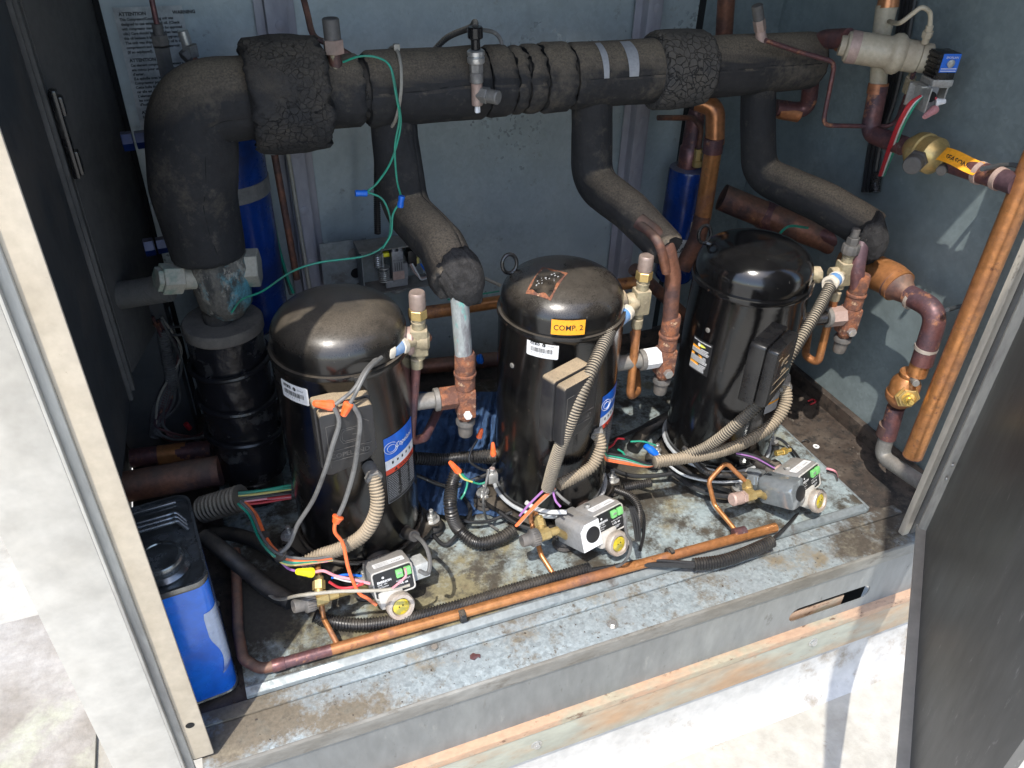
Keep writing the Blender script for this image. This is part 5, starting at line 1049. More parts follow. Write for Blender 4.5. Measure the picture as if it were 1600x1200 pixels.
W('purple_wire', 'w_purple', Y((436, 875, 1.0), (450, 888, .985), (465, 893, .97)), .0022, 'purple wire leading to the yellow wire nut')
W('pink_wire', 'w_pink', Y((488, 895, .97), (505, 892, .96), (525, 900, .955), (550, 905, .945), (578, 912, .935)), .0026, 'pink wire from the yellow wire nut to the leftmost oil level control')
W('pink_wire', 'w_red', Y((514, 909, .95), (530, 918, .945), (548, 918, .94), (568, 912, .935)), .0024, 'bright pink red wire looping beside the brass valve at left')
W('white_wire', 'w_white', Y((522, 902, .955), (545, 908, .95), (575, 910, .94)), .0022, 'white wire beside the pink wires of the leftmost oil level control')
W('blue_wire', 'n_blue', Y((518, 903, .96), (540, 898, .955), (565, 900, .95)), .0022, 'dark blue wire beside the pink wires of the leftmost oil level control')
W('sensor_lead', 'w_beige', [*Z((395, 905, .05), (430, 935, .045)), *Y((470, 930, .92), (530, 924, .90), (600, 922, .885), (640, 914, .885))], .0030, 'beige lead passing in front of the leftmost oil level control')
W('grey_wire', 'w_grey', Y((655, 892, .885), (668, 896, .885), (672, 880, .90), (668, 860, .93), (660, 846, .96), (650, 838, 1.00), (640, 834, 1.04)), .0038, 'thick grey wire looping from the green terminals of the leftmost oil level control')
single(MB().cyl(P(648, 838, y=1.01), P(634, 832, y=1.055), .011).cyl(P(634, 832, y=1.055), P(628, 829, y=1.07), .014), 'rubber_plug', 'rubber', 'black rubber plug where the thick grey wire meets the leftmost compressor', 'plug')
W('pink_wire', 'w_pink', Y((633, 888, .880), (634, 900, .876), (622, 912, .878), (612, 920, .885)), .0020, 'small pink wire across the face of the leftmost oil level control')
W('grey_wire', 'w_grey', [*Y((976, 800, .872), (978, 830, .862), (986, 850, .862), (978, 875, .872)), *Z((958, 888, .03), (935, 892, .02), (880, 902, .03))], .0028, 'grey wire hanging from the middle oil level control over its sight glass')
for i in range(3): W('black_wire', 'w_black', Y((984+3*i, 792, .875), (990+4*i, 815, .87), (994+3*i, 845, .872)), .0024, ('thin black wire, leftmost of three beside the middle oil level control', 'thin black wire, middle of three beside the middle oil level control', 'thin black wire, rightmost of three beside the middle oil level control')[i])
W('purple_wire', 'w_purple', Y((812, 806, .985), (825, 790, .985), (843, 772, .985), (852, 764, .985)), .0022, 'purple wire below the ribbed conduit of the second compressor')
for i, m in enumerate(('w_orange', 'w_orange', 'w_beige')): W('orange_wire' if i < 2 else 'beige_wire', m, Y((806+i*2, 822-i, .98), (828+i*2, 798-i, .98), (850+i*3, 776-i, .98), (868, 764, .985)), .0028, ('orange wire slanting down from the middle conduits, lower one', 'orange wire slanting down from the middle conduits, upper one', 'beige wire slanting beside the orange wires of the second compressor')[i])
W('purple_wire', 'w_purple', Y((864, 768, .98), (868, 782, .97), (876, 792, .96)), .0022, 'short purple wire dropping to the middle oil level control')
W('grey_wire', 'w_grey', Y((868, 768, .985), (878, 778, .97), (890, 787, .955)), .0030, 'short grey wire dropping to the middle oil level control')
W('white_cable', 'w_white', [*Y((822, 785, 1.02), (838, 795, 1.012), (860, 800, 1.005), (885, 800, .995))], .0048, 'white cable around the foot of the COMP. 2 compressor', 'cable')
W('black_cable', 'w_black', Z((920, 892, .035), (960, 886, .032), (1010, 882, .032), (1086, 884, .030)), .0052, 'black cable sheath lying over the copper pipe at the tray front', 'cable')
W('black_cable', 'w_black', Z((1086, 880, .034), (1010, 876, .034), (960, 884, .034)), .0038, 'thinner black cable just above the sheath over the copper pipe', 'cable')
W('black_cable', 'w_black', [*Z((1200, 850, .030), (1225, 826, .022)), *Y((1250, 800, .92), (1262, 788, .93))], .0040, 'black cable rising from the tray to the rightmost oil level control', 'cable')
for i, (m, dv_) in enumerate((('w_orange', 0), ('w_green', -6), ('w_beige', -3), ('w_black', -9), ('w_orange', 2))):
    W({'w_orange': 'orange_wire', 'w_green': 'green_wire', 'w_beige': 'beige_wire', 'w_black': 'black_wire'}[m], m, Y((940, 716+dv_, 1.09), (975, 722+dv_, 1.07), (1010, 728+dv_*.4, 1.03), (1026, 725, 1.01)), .0026, ('orange wire, second from the front between second and third compressors', 'green wire between second and third compressors, above the orange ones', 'beige wire between second and third compressors, above the orange ones', 'black wire, topmost of the wires between second and third compressors', 'orange wire, nearest of those between second and third compressors')[i])
W('red_wire', 'w_red', Y((944, 704, 1.12), (958, 695, 1.13), (964, 686, 1.14), (975, 686, 1.15)), .0022, 'red wire frayed behind the orange wires on the tray')
W('green_wire', 'w_green', Y((965, 702, 1.11), (974, 708, 1.10), (978, 720, 1.08)), .0022, 'green wire curling beside the red wire on the tray', group='green ground wires')
W('green_wire', 'w_green', Y((985, 690, 1.13), (1005, 690, 1.12), (1025, 696, 1.11)), .0020, 'green wire lying above the blue splice', group='green ground wires')
single(MB().lathe([(.005, 0), (.0075, .003), (.007, .012), (.0085, .016), (.0075, .030), (.005, .036)], P(1007, 695, y=1.12), unit(P(1036, 718, y=1.09)-P(1007, 695, y=1.12)), 16), 'blue_splice', 'n_blue', 'bright blue wire splice on the tray beside the rightmost compressor', 'connector')
for i, (m, dv_) in enumerate((('w_black', 0), ('w_purple', 3), ('w_black', 6))):
    W({'w_black': 'black_wire', 'w_purple': 'purple_wire'}[m], m, Y((1150, 705+dv_, .99), (1180, 712+dv_, .965), (1210, 728+dv_, .94)), .0022, ('black wire, upper one running to the clear cover at right', 'purple wire running to the clear cover at right', 'black wire, lower one running to the clear cover at right')[i])
for i, (m, dv_) in enumerate((('w_pink', 0), ('w_black', 3), ('w_grey', 6))):
    W(m.replace('w_', '')+'_wire', m, Y((1292, 732+dv_, .86), (1304, 736+dv_, .855), (1308, 745+dv_, .862)), .0022, ('pink wire at the green terminals of the rightmost oil level control', 'black wire at the green terminals of the rightmost oil level control', 'grey wire at the green terminals of the rightmost oil level control')[i])
W('red_wire', 'w_red', [P(1262, 627, z=.005), P(1270, 624, z=.008), P(1274, 628, z=.006), P(1266, 632, z=.004)], .0022, 'small curl of red wire on the brown floor behind the rightmost compressor')

# ================================================================== BLUE CLOTH
def clothf(a, b):
    u = 640+150*a; v = 612+192*b
    z_ = .10*(1-b)**1.2+.030+.024*math.sin(a*9+b*4)*(1-.3*b)+.022*noise.noise(Vector((a*5, b*6, 1)))+.022*abs(noise.noise(Vector((a*11+b*3, b*4, 7))))+.006*noise.noise(Vector((a*22, b*22, 3)))
    p = P(u+6*noise.noise(Vector((b*5, 1, a))), v+(6*noise.noise(Vector((a*6, 4, 0))) if b > .9 else 0), z=max(z_, .017)); return arr(p)
mb = MB().grid(clothf, 90, 90); c_o = single(mb, 'shop_towel', 'rag', 'crumpled blue cloth lying on the tray between first and second compressors', 'cloth')
so_ = c_o.modifiers.new('thick', 'SOLIDIFY'); so_.thickness = .003

# ================================================================== RIGHT SIDE PIPEWORK
XP = 1.30
t = thing('riser_pipe', P(1425, 716, y=.90), 'tall bright copper pipe with an open lower end beside the door jamb', 'pipe')
a, b = arr(P(1426, 712, y=.90)), arr(P(1600, 288, y=.90)); d = unit(b-a)
q = [a+d*s_ for s_ in np.linspace(0, 1.25, 80)]
MB().sweep(q, .0205, 36).build('tube', 'copperb', t)
MB().lathe([(.0208, -.001), (.0208, .001), (.0190, .0012)], a, -d, 32).build('cut_end', 'copperd', t)
for (u, v, u2) in ((1535, 262, 1640), (1480, 482, 1570), (1440, 688, 1520), (1432, 712, 1505)):
    pts = [arr(P(u, v+2, y=.93)), arr(P((u+u2)/2-18, v-4, y=.96)), arr(P((u+u2)/2+8, v-1, y=.96)), arr(P(u2, v+22, y=.93))]
    MB().sweep(spline(pts, 8), .0045, 10).build('bracket', 'dark', t)
# copper assembly below the right branch
t = thing('discharge_header', P(1412, 610, x=XP), 'heat stained copper pipe with check valve leading down the right cabinet wall', 'pipe')
def seg_(nm, pts, r, m, fr=.03, lab=None):
    q = resample(fillet(pts, fr), .004); R = r if np.isscalar(r) else np.interp(np.linspace(0, 1, len(q)), np.linspace(0, 1, len(r)), r)
    o = MB().sweep(q, R, 32).build(nm, m, t)
    if lab: o['label'] = lab
    return o
seg_('large_pipe', X((1325, 405, XP), (1392, 436, XP), (1405, 448, XP)), [.034, .036, .036], 'copperb')
seg_('reducer', X((1398, 442, XP), (1412, 455, XP), (1424, 465, XP)), [.0365, .034, .026, .021, .020], 'copperd')
seg_('elbow', X((1420, 461, XP), (1466, 486, XP), (1440, 568, XP)), .0215, 'copperp', .055)
for (u, v, u2, v2) in ((1424, 466, 1428, 469), (1448, 541, 1446, 546)): seg_('solder_ring', X((u, v, XP), (u2, v2, XP)), .0228, 'ring')
seg_('inlet_neck', X((1441, 560, XP), (1432, 585, XP)), .0195, 'copperb')
cc_ = arr(P(1413, 606, x=XP)); dz = unit(arr(P(1432, 570, x=XP))-arr(P(1398, 650, x=XP)))
MB().lathe([(.0185, -.044), (.022, -.040), (.030, -.030), (.0325, -.022), (.0325, -.014), (.0305, -.012), (.0305, .006), (.0290, .016), (.022, .028), (.0195, .031), (.0215, .034), (.0215, .040), (.0190, .043)], cc_, dz, 44).build('check_valve_body', 'copperb', t)
f = unit((-.45, -.85, .12))
MB().lathe([(.026, -.001), (.026, .002), (.0001, .002)], cc_+f*.027-dz*.008, f, 6).hexa(cc_+f*.022-dz*.008, cc_+f*.036-dz*.008, .0215).build('hex_nut', 'brass', t)
MB().lathe([(.0135, .036), (.0135, .041), (.0095, .042)], cc_-dz*.008, f, 24).lathe([(.0065, .040), (.0065, .052), (.005, .054)], cc_-dz*.008, f, 20).build('stem', 'gold', t)
MB().cyl(cc_+dz*.034+f*.015, cc_+dz*.034+f*.040, .0075, 18).build('access_port', 'steeld', t)
seg_('lower_pipe', X((1400, 636, XP), (1386, 684, XP)), .0185, 'copperp'); seg_('stained_joint', X((1389, 664, XP), (1383, 680, XP)), .0205, 'copperd')
seg_('grey_elbow', X((1386, 682, XP), (1376, 712, XP), (1462, 770, XP)), .0165, 'steeld', .03)
# brass isolating valve with tag
t = thing('ball_valve', P(1455, 243, x=XP), 'yellow brass isolating valve with black caps on the right cabinet wall', 'valve')
a, b = arr(P(1392, 210, x=XP)), arr(P(1585, 284, x=XP)); d = unit(b-a); L = np.linalg.norm(b-a); c = arr(P(1452, 241, x=XP))
MB().lathe([(.019, -.050), (.026, -.040), (.034, -.030), (.036, -.020), (.036, -.012), (.0325, -.010), (.0325, .000), (.0345, .002), (.0345, .014), (.031, .018), (.024, .028), (.0215, .034), (.0215, .048), (.019, .050)], c, d, 48).build('valve_body', 'brass', t)
f = unit((-.80, -.45, -.10)); MB().cyl(c+f*.02-d*.012, c+f*.044-d*.012, .0155, 28).build('stem_boss', 'brass', t)
MB().hexa(c+f*.040-d*.012, c+f*.052-d*.012, .020).cyl(c+f*.050-d*.012, c+f*.074-d*.012, .0170, 28).build('stem_cap', 'greycap', t)
MB().cyl(c+d*.045+f*.012-arr((0, 0, .006)), c+d*.045+f*.034-arr((0, 0, .006)), .0095, 20).build('port_cap', 'greycap', t)
tg = c+d*.036; upv = arr((0, 0, 1)); nn = unit(unit((-.75, -.5, .75))-d*(unit((-.75, -.5, .75))@d)); ey_ = np.cross(nn, d)
if ey_[2] < 0: ey_ = -ey_
def tagS(x_, y_, o_=0): return tg+d*x_+ey_*(y_*.95)+nn*(.0205+o_+.004*math.sin(x_*60)+.0015*math.sin(y_*200)+max(0, x_-.075)*.5*(y_ < 0)*0)
tgo = MB().rect(tagS, .004, -.016, .088, .014, .001, 16).build('paper_tag', 's_orange', t)
MB().text(tagS, 'SEASONAL', .018, -.009, .0140, .0022, width=.060, bold=.0002).build('handwriting', 's_black', tgo)
# right hand line continuing from the valve
t = thing('liquid_line', P(1383, 120, x=XP), 'purple stained copper line running through the cream valve down to the brass valve', 'pipe')
seg_('top_tube', X((1392, -25, XP), (1387, 12, XP)), .0200, 'copper'); seg_('painted_tube', X((1386, 8, XP), (1376, 60, XP), (1372, 142, XP)), [.0205, .0180, .0165, .0165, .0165], 'cream')
seg_('stained_elbow', X((1373, 134, XP), (1366, 170, XP), (1358, 208, XP), (1412, 228, XP)), .0185, 'copperp', .035); seg_('copper_collar', X((1373, 130, XP), (1370, 146, XP)), .0195, 'copper')
seg_('purple_length', X((1490, 256, XP), (1588, 288, XP)), .0185, 'copperp')
for (u, v) in ((1528, 269), (1558, 278)): seg_('solder_ring', X((u, v, XP), (u+7, v+3, XP)), .0205, 'pinkcap')
# cream solenoid valve
SV0, SV1 = arr(P(1322, 72, y=1.265)), arr(P(1452, 92, y=1.175)); d = unit(SV1-SV0); L = np.linalg.norm(SV1-SV0)
t = thing('solenoid_valve', SV0+d*L/2, 'cream painted cylindrical valve with black coil and blue label at upper right', 'valve')
MB().lathe([(.018, -.012), (.019, -.002), (.026, .0), (.029, .006), (.029, L*.50), (.031, L*.52), (.036, L*.56), (.037, L*.62), (.034, L*.66), (.0285, L*.70), (.0285, L*.86), (.025, L*.88), (.0265, L*.90), (.0265, L), (.020, L+.004)], SV0, d, 48).build('valve_body', 'cream', t)
MB().lathe([(.0295, .004), (.0297, .006), (.0297, .020), (.0295, .022)], SV0, d, 48).build('primer_band', 'pinkcap', t)
MB().sweep(spline([arr(P(1388, 33, x=XP)), *map(arr, Y((1405, 36, 1.20), (1425, 22, 1.18), (1440, 12, 1.17), (1453, 20, 1.17), (1453, 42, 1.17)))]), .0042, 12).build('capillary', 'cream', t)
p = arr(P(1453, 40, y=1.17)); p2 = arr(P(1445, 68, y=1.175)); MB().cyl(p, p2, .0065, 16).hexa(p+(p2-p)*.3, p+(p2-p)*.65, .0095).build('flare_nut', 'cream', t)
cc_ = arr(P(1472, 100, y=1.13)); ex_ = unit((.95, -.25, .0)); 
co = MB().box(cc_, (.036, .040, .046), ex=ex_, ey=(.25, .95, 0), bev=.002)
for i in range(5): co.box(cc_-ex_*.019+arr((0, 0, -.018+.009*i)), (.004, .038, .005), ex=ex_, ey=(.25, .95, 0), bev=.001)
co = co.build('coil', 'plasticn', t)
nrm = unit((-.10, -.99, 0)); S = plane(cc_+unit((-.25, -.95, 0))*.0205, ex_, (0, 0, 1))
MB().rect(S, -.016, -.010, .018, .022, .0006, 2).build('blue_label', 's_blue', co)
w_ = MB().text(S, 'SPORLAN', -.010, .014, .0055, .0012).rect(S, -.014, -.004, .016, -.0028, .0012, 1).rect(S, -.014, -.008, .016, -.0068, .0012, 1); w_.build('lettering', 's_white', co)
MB().lathe([(.007, 0), (.007, .003), (.005, .004)], S(.001, .006, .001), -unit(np.cross((0, 0, 1), ex_))if False else unit((-.25, -.95, 0)), 16).build('screw', 'steel', co)
MB().box(cc_-arr((0, 0, .029)), (.040, .042, .012), ex=ex_, ey=(.25, .95, 0), bev=.002).build('coil_base', 'steel', t)
bx_ = arr(P(1455, 152, y=1.125)); mb = MB(); mb.box(bx_+ex_*(-.020), (.003, .050, .044), ex=ex_, ey=(.25, .95, 0), bev=.001).box(bx_+arr((0, .012, .020)), (.056, .040, .003), ex=ex_, ey=(.25, .95, 0), bev=.001).box(bx_+arr((0, .026, 0)), (.056, .003, .040), ex=ex_, ey=(.25, .95, 0), bev=.001).box(bx_+ex_*.030+arr((0, .014, .008)), (.003, .030, .026), ex=ex_, ey=(.25, .95, 0), bev=.001)
mb.build('junction_box', 'steel', t); MB().box(bx_+ex_*(-.010)-arr((0, .008, 0)), (.024, .003, .046), ex=ex_, ey=(.25, .95, 0), bev=.001).build('box_cheek', 'greyp', t)
MB().lathe([(.0095, 0), (.0095, .002), (.0001, .002)], bx_-ex_*.012-arr((0, .012, -.004)), (-.35, -.93, 0), 20).build('hole_disc', 'hole', t)
nut(P(1462, 160, y=1.11), P(1478, 158, y=1.10), 's_white', 'white wire nut in the grey junction box of the cream valve', .007)
nut(P(1462, 170, y=1.11), P(1444, 183, y=1.10), 'pinkres', 'pinkish clear wire nut hanging from the junction box of the cream valve', .008)
for m, du, lab in (('w_red', 0, 'red wire from the junction box of the cream valve'), ('w_red', 3, 'second red wire from the junction box of the cream valve'), ('w_white', 6, 'white wire from the junction box of the cream valve'), ('w_green', 10, 'pale green wire from the junction box of the cream valve')):
    W({'w_red': 'red_wire', 'w_white': 'white_wire', 'w_green': 'green_wire'}[m], m, Y((1438+du*.3, 150, 1.12), (1420+du, 163, 1.12), (1402+du, 195, 1.14), (1388+du, 232, 1.18), (1374+du*.7, 274, 1.24)), .0026, lab)
W('red_wire', 'w_red', Y((1457, 145, 1.12), (1463, 155, 1.11)), .0022, 'stub of red wire inside the junction box of the cream valve')
# thin tube from header to the cream valve
pipe('pilot_tube', Y((1196, 63, 1.29), (1245, 80, 1.285), (1305, 97, 1.27), (1285, 196, 1.27), (1398, 198, 1.25), (1419, 142, 1.20), (1428, 112, 1.18)), .0046, 'copperp', 'thin purple brown tube bent in a square loop below the cream valve', 'tube', .022, 14)
mb = MB().hexa(P(1417, 143, y=1.20), P(1424, 120, y=1.19), .0095).cyl(P(1424, 120, y=1.19), P(1427, 110, y=1.19), .006); single(mb, 'flare_nut', 'brassd', 'dull brass nut on the thin tube just below the cream valve', 'nut')
# elbows behind the right header end
t = thing('elbow_pipe', P(1290, 70, y=1.33), 'purple brown elbow pipe joining the header end to the cream valve', 'pipe')
seg_('elbow', Y((1272, 112, 1.37), (1275, 62, 1.36), (1326, 60, 1.27)), .0185, 'copperp', .05); seg_('copper_band', Y((1314, 64, 1.30), (1321, 66, 1.285)), .0200, 'copper')
t = thing('elbow_pipe', P(1235, 172, y=1.40), 'dark elbow pipe with orange end below the header end', 'pipe')
seg_('elbow', Y((1270, 100, 1.40), (1262, 175, 1.42), (1212, 168, 1.44)), .0175, 'copperp', .04); seg_('bright_end', Y((1248, 177, 1.425), (1216, 171, 1.44)), .0195, 'copper')
# service port at the right of the header
t = thing('service_port', P(1187, 60, y=HY), 'grey capped service port at the right end of the black header', 'valve')
a = arr(P(1190, 66, y=1.34)); b = arr(P(1183, 8, y=1.34)); d = unit(b-a); L = np.linalg.norm(b-a)
MB().lathe([(.015, -.01), (.011, .004), (.009, L*.4)], a, d, 20).build('stem', 'pinkcap', t); MB().hexa(a+d*L*.32, a+d*L*.62, .0115).build('nut', 'bronze', t); MB().cyl(a+d*L*.6, a+d*L, .0105, 24).build('cap', 'greycap', t)
pipe('copper_pipe', Y((1136, -20, 1.55), (1131, 60, 1.55), (1128, 90, 1.55)), .0185, 'copperd', 'upright copper pipe rising behind the right part of the header')
# black cable drop against the right wall
for i, (du, lab) in enumerate(((0, 'black cable against the right wall, leftmost strand'), (9, 'black cable against the right wall, middle strand'), (17, 'black cable against the right wall, rightmost strand'))):
    W('black_cable', 'w_black', X((1416+du*.9, -20, 1.375), (1402+du*.9, 60, 1.375), (1384+du*.8, 150, 1.375), (1362+du*.8, 220, 1.375), (1350+du*.7, 300, 1.375)), .0062, lab, 'cable', 'black cables on the right wall')
# drier, copper pipes behind
t = thing('filter_drier', P(1068, 300, y=1.60), 'blue cylindrical filter drier behind the middle and right branches', 'filter')
bx_ = P(1068, 330, y=1.60).x; ztop = P(1068, 262, y=1.60).z
MB().lathe([(.046, -.30), (.052, -.29), (.052, -.01), (.050, -.002), (.040, .002), (.012, .004)], (bx_, 1.60, ztop), (0, 0, 1), 44).build('drier_shell', 'blue', t)
MB().lathe([(.030, .0), (.026, .004), (.026, .050), (.022, .055), (.022, .11), (.018, .14)], (bx_-.008, 1.60, ztop), (0, 0, 1), 28, rf=lambda a, h: 1+.04*math.sin(a*3+h*60)).build('inlet', 'copperp', t)
S = cyls(bx_, 1.60, .052, -math.pi/2-.15, ztop-.17)
MB().rect(S, .0, .02, .05, .048, .0006).build('brown_label', 'cream', t); MB().rect(S, -.03, -.055, .06, .0, .0006).build('white_band', 's_paper', t)
MB().text(S, 'CATCH-ALL', -.03, -.035, .020, .0012, width=.09, bold=.0003).build('lettering', 's_black', t)
l_ = MB()
for i in range(4): l_.rect(S, .003, .024+.006*i, .047, .027+.006*i, .0012)
l_.build('fine_print', 's_black', t)
pipe('copper_tube', Y((1028, 184, 1.57), (1084, 184, 1.57), (1096, 200, 1.57), (1091, 238, 1.57)), .0062, 'copperd', 'thin copper tube bending down to the top of the right blue drier', 'tube', .03)
mb = MB().hexa(P(1092, 232, y=1.57), P(1090, 250, y=1.57), .0105).cyl(P(1090, 250, y=1.57), P(1089, 260, y=1.57), .0125); single(mb, 'flare_nut', 'brass', 'brass nut on top of the right blue drier', 'nut')
t = thing('copper_riser', P(1105, 300, y=1.50), 'orange copper pipe coming down behind the header to the right of the blue drier', 'pipe')
seg_('bend', Y((1090, 158, 1.54), (1118, 168, 1.51), (1117, 225, 1.50)), .0215, 'copper', .05); seg_('joint', Y((1116, 215, 1.50), (1113, 238, 1.50)), .0228, 'copperp')
seg_('upright', Y((1114, 236, 1.50), (1098, 340, 1.50)), .0200, 'copperb'); seg_('scorched_end', Y((1098, 336, 1.50), (1090, 372, 1.50), (1066, 420, 1.50)), .0205, 'copperd')
t = thing('dark_pipe', P(1230, 345, y=1.50), 'dim thick brown pipe sloping behind the rightmost compressor', 'pipe')
seg_('pipe', Y((1128, 308, 1.56), (1200, 338, 1.50), (1290, 372, 1.40), (1345, 402, 1.33)), .033, 'copperd'); seg_('joint', Y((1190, 334, 1.51), (1212, 344, 1.49)), .0355, 'copperp')
pipe('copper_pipe', Y((1268, 362, 1.42), (1330, 382, 1.34)), .020, 'copperp', 'short orange brown pipe just behind the right branch tip')
pipe('copper_pipe', Y((640, 492, 1.50), (700, 484, 1.50), (790, 470, 1.50), (1000, 440, 1.50)), .0150, 'copperb', 'horizontal copper pipe behind the first and second compressors')
pipe('floor_pipe', Z((640, 575, .06), (790, 560, .06)), .020, 'copperd', 'dark pipe on the floor behind the blue cloth')
pipe('floor_pipe', Z((990, 420, .30), (1100, 520, .05)), .016, 'copperd', 'dim pipe behind the gap between second and third compressors')
MB_ = MB().lathe([(.001, 0), (.012, .002), (.014, .012), (.010, .016), (.001, .017)], P(745, 562, z=.10), (.6, -.3, .2), 16); single(MB_, 'plug', 'canblue', 'small blue plug on the dark pipe behind the blue cloth', 'plug')

# ================================================================== OPEN PRESSURE SWITCH
PB = 1.60
t = thing('pressure_switch', P(615, 412, y=PB), 'uncovered pressure switch with springs and grey terminal block behind the left branch', 'switch')
p00, p11 = arr(P(566, 452, y=PB)), arr(P(664, 372, y=PB)); c = (p00+p11)/2; w_, h_ = p11[0]-p00[0], p11[2]-p00[2]
MB().box(c+arr((0, .030, 0)), (w_, .002, h_), bev=0).build('back_plate', 'galv', t)
for q_ in (1, -1): MB().box(c+arr((0, 0, q_*h_/2)), (w_+.01, .062, .002), bev=0).build('frame', 'steeld', t)
MB().box(c+arr((-w_/2, 0, 0)), (.002, .062, h_), bev=0).build('side_plate', 'galv', t)
for (dx, r_, n_, z0_) in ((-.038, .0085, 6, .018), (-.026, .0115, 6, -.020)):
    pts = [c+arr((dx+r_*math.cos(a), -.012+r_*math.sin(a), z0_-.014+.028*a/(n_*2*math.pi))) for a in np.linspace(0, n_*2*math.pi, n_*14)]
    MB().sweep(pts, .0016, 6).build('spring', 'steel', t)
MB().cyl(c+arr((-.026, -.012, -.03)), c+arr((-.026, -.012, .036)), .0022, 10).cyl(c+arr((-.026, -.012, .0)), c+arr((-.026, -.012, .003)), .014, 24).build('adjuster', 'steel', t)
g_ = MB().box(c+arr((.004, -.020, .004)), (.026, .014, h_*.72), bev=.002).box(c+arr((.0, -.018, -h_*.36)), (.050, .012, .018), bev=.001).box(c+arr((.020, -.016, -.012)), (.014, .012, .040), bev=.001).box(c+arr((-.003, -.020, h_*.38)), (.008, .012, .020), bev=.001).box(c+arr((.011, -.020, h_*.38)), (.008, .012, .020), bev=.001)
g_.build('terminal_block', 'greyp', t); S = plane(c+arr((-.009, -.0278, -.026)), (1, 0, 0), (0, 0, 1))
MB().rect(S, 0, 0, .026, .020, .0006, 1).build('pink_sticker', 'pinkcap', t); q_ = MB()
for i in range(4): q_.rect(S, .005+.005*i, .022, .0065+.005*i, .042, .0006, 1)
q_.text(S, 'SET VALUES', .002, .046, .0045, .0006, width=.022); q_.build('scale_print', 's_ink', t)
MB().box(c+arr((.040, -.004, .014)), (.020, .030, .040), bev=.002).build('black_block', 'plasticn', t); MB().box(c+arr((-.018, -.010, h_*.30)), (.014, .012, .010), bev=.002).build('yellow_block', 'n_yellow', t)
MB().cyl(c+arr((.052, -.012, .0)), c+arr((.052, -.012, .014)), .0050).build('resistor', 'w_yel', t)
for i in range(3): wire('', '', [c+arr((.030+.004*i, -.020, .004)), c+arr((.036+.006*i, -.030, -.012-.004*i)), c+arr((.056, -.026, -.028-.004*i)), c+arr((.070, -.02, -.030-.004*i))], .0020).build('wire', ('w_grey', 'pinkcap', 'w_white')[i], t)
wire('', '', [c+arr((.058, -.02, .0)), c+arr((.064, -.02, -.012)), c+arr((.070, -.018, -.02))], .0022).build('wire', 'n_blue', t)
MB().lathe([(.022, 0), (.022, .012), (.014, .018), (.006, .020)], c+arr((.004, 0, -h_/2)), (0, 0, -1), 28).build('bellows', 'steel', t)
t2 = thing('bracket_plate', P(545, 410, y=1.63), 'galvanised bracket plate with two round holes left of the open pressure switch', 'bracket')
b0, b1 = P(508, 455, y=1.64), P(572, 372, y=1.64)
outer = [(b0.x, b0.z-.02), (b1.x, b0.z-.02), (b1.x, b1.z), (b0.x, b1.z)]
hs = [P(553, 396, y=1.64), P(557, 427, y=1.64)]; rings = [[(h.x+.013*math.cos(a), h.z+.013*math.sin(a)) for a in np.linspace(0, 2*math.pi, 25)[:-1]] for h in hs]
allp = outer+rings[0]+rings[1]; tri = tessellate_polygon([[Vector((x_, y_, 0)) for x_, y_ in rg] for rg in (outer, *rings)])
n_ = len(allp); MB().add([(x_, 1.64, y_) for x_, y_ in allp]+[(x_, 1.642, y_) for x_, y_ in allp], list(tri)+[tuple(i+n_ for i in q_) for q_ in tri]+[(4+j, 4+(j+1) % 24, 4+(j+1) % 24+n_, 4+j+n_) for j in range(24)]+[(28+j, 28+(j+1) % 24, 28+(j+1) % 24+n_, 28+j+n_) for j in range(24)]+[(0, 1, 1+n_, n_), (2, 3, 3+n_, 2+n_), (3, 0, n_, 3+n_)]).build('plate', 'galv', t2)

# ================================================================== SMALL THINGS ON THE FLOOR
single(MB().lathe([(.003, 0), (.0075, 0), (.0075, .0018), (.003, .0018), (.003, 0)], P(1275, 698, z=-.003), (0, 0, 1), 24), 'washer', 's_white', 'small pale washer on the brown floor at the right', 'washer')
wire('', '', Z((1258, 674, .002), (1266, 675, .004), (1274, 680, .002)), .0012)
single(wire('', '', Z((1253, 690, .002), (1259, 687, .006), (1265, 690, .002)), .0016), 'wire_offcut', 'w_black', 'tiny black wire offcut on the brown floor at the right', 'wire')
ov = [(.0, .0), (.008, .004), (.012, .001), (.014, .008), (.007, .011), (.003, .015), (-.004, .012), (-.006, .005)]
lf = P(741, 1032, z=.0008); single(MB().prism(ov, lf, (1, 0, 0), (0, 1, 0), (0, 0, .0015), bev=.0004), 'dried_leaf', 'copperp', 'small dark red dried leaf flake on the front rail', 'leaf')

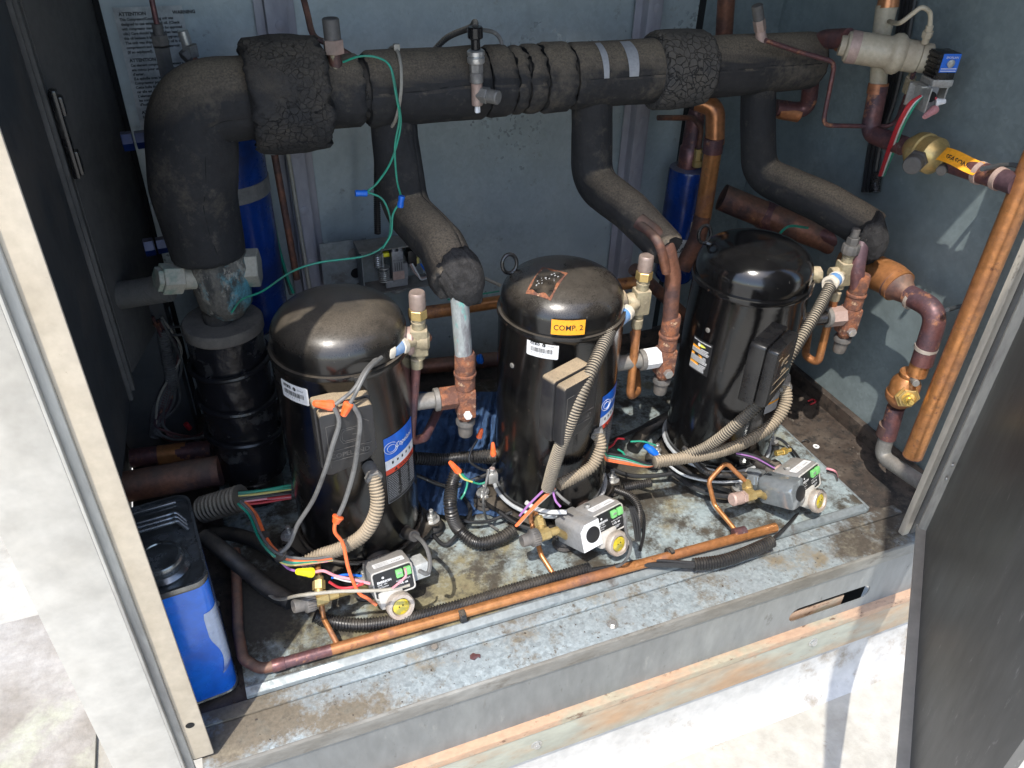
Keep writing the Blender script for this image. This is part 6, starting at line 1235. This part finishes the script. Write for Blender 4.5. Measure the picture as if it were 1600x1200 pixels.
# black cables tangled around the compressor feet
tk = 0
BL = ['black cable looping round the right foot of the leftmost compressor', 'black cable on the tray in front of the blue cloth', 'black cable curling beside the middle oil level control', 'black cable along the base of the COMP. 2 compressor', 'black cable under the orange wires between second and third compressors',
      'black cable along the base of the rightmost compressor, lower one', 'black cable along the base of the rightmost compressor, upper one', 'thin black cable behind the leftmost oil level control', 'thin black cable behind the right brass fitting', 'black cable coming out behind the second compressor',
      'grey strap cable around the rightmost compressor base', 'black cable crossing under the first looping conduit']
for pts, rr_, m_ in (
    (Z((655, 800, .03), (690, 850, .02), (715, 835, .03), (735, 800, .04), (720, 770, .05)), .0045, 'w_black'),
    (Z((650, 742, .10), (700, 760, .07), (745, 748, .08), (772, 735, .09)), .0045, 'w_black'),
    (Z((985, 780, .03), (1004, 800, .02), (1006, 830, .02), (1000, 860, .018)), .0035, 'w_black'),
    (Z((780, 800, .05), (815, 822, .045), (860, 828, .045), (900, 815, .05), (940, 790, .05)), .0045, 'w_black'),
    (Z((945, 728, .05), (980, 742, .045), (1015, 744, .045), (1050, 740, .05)), .0050, 'w_black'),
    (Z((1045, 735, .05), (1085, 762, .045), (1130, 775, .045), (1170, 770, .05)), .0055, 'w_black'),
    (Z((1050, 722, .06), (1090, 745, .055), (1135, 755, .055), (1180, 748, .06)), .0045, 'w_black'),
    (Z((545, 905, .05), (570, 885, .08), (600, 872, .10), (640, 868, .09)), .0032, 'w_black'),
    (Z((1190, 690, .06), (1215, 685, .05), (1235, 700, .03), (1255, 725, .04)), .0035, 'w_black'),
    (Z((950, 690, .06), (985, 676, .05), (1020, 660, .06), (1045, 650, .07)), .0045, 'w_black'),
    (Z((1020, 700, .08), (1060, 738, .065), (1110, 752, .065), (1160, 752, .07)), .0030, 'silver'),
    (Z((690, 790, .03), (720, 812, .05), (760, 815, .04), (800, 800, .05)), .0038, 'w_black')):
    single(wire('', '', pts, rr_), 'black_cable' if m_ == 'w_black' else 'strap_cable', m_, BL[tk], 'cable', 'cables around the compressor feet'); tk += 1
# grit, flakes and scraps lying on the tray, rail and floor
def scatter(n_, x0, x1, y0, y1, z_, s0, s1, seed):
    rn = random.Random(seed); mb = MB()
    for i in range(n_):
        cx_, cy_ = rn.uniform(x0, x1), rn.uniform(y0, y1); s_ = rn.uniform(s0, s1)*rn.choice((1, 1, .5, .6, 1.6)); a0_ = rn.uniform(0, 6.3); k_ = rn.randint(4, 6)
        V = [(cx_+s_*math.cos(a0_+j*6.283/k_)*rn.uniform(.4, 1.1), cy_+s_*math.sin(a0_+j*6.283/k_)*rn.uniform(.4, 1.1), z_+rn.uniform(0, s_*.4)) for j in range(k_)]
        mb.add(V+[(cx_, cy_, z_+s_*.7)], [(j, (j+1) % k_, k_) for j in range(k_)])
    return mb
gr1 = scatter(420, TX0+.02, TX1-.02, TY0+.02, 1.35, TZ+.001, .0008, .0022, 1)
for q_ in (scatter(260, -.12, 1.35, .78, .87, .0006, .0007, .0018, 2), scatter(380, 1.215, 1.37, .88, 1.5, -.003, .0008, .0026, 3), scatter(160, -.14, -.10, .88, 1.4, -.003, .0008, .0022, 4)): gr1.add(q_.v, q_.f)
o = gr1.build('grit', 'floor'); o['kind'] = 'stuff'; o['label'] = 'dark grit and flakes scattered over the tray, rail and floor'; o['category'] = 'grit'

for h_, m_ in zip(hs, ('steeld', 'hole')): MB().cyl((h_.x, 1.6435, h_.z), (h_.x, 1.645, h_.z), .0135, 28).build('hole_disc', m_, t2)  # discs added behind the plate holes; black one stands for shade in the opening

# connectors where the tan conduits enter the terminal boxes
for k_, a_, b_ in ((0, P(578, 733, y=1.03), P(584, 746, y=1.01)), (1, P(932, 666, y=1.045), P(934, 679, y=1.028)), (2, P(1226, 592, y=1.035), P(1226, 605, y=1.018))):
    d_ = unit(b_-a_); MB().cyl(arr(a_)-d_*.010, arr(b_), .0115, 20).hexa(arr(b_)-d_*.006, arr(b_)+d_*.004, .0150).cyl(arr(b_)+arr((-.014, -.006, 0)), arr(b_)+arr((-.008, -.003, 0)), .004, 12).build('conduit_connector', 'steeld', COMPS[k_][0])
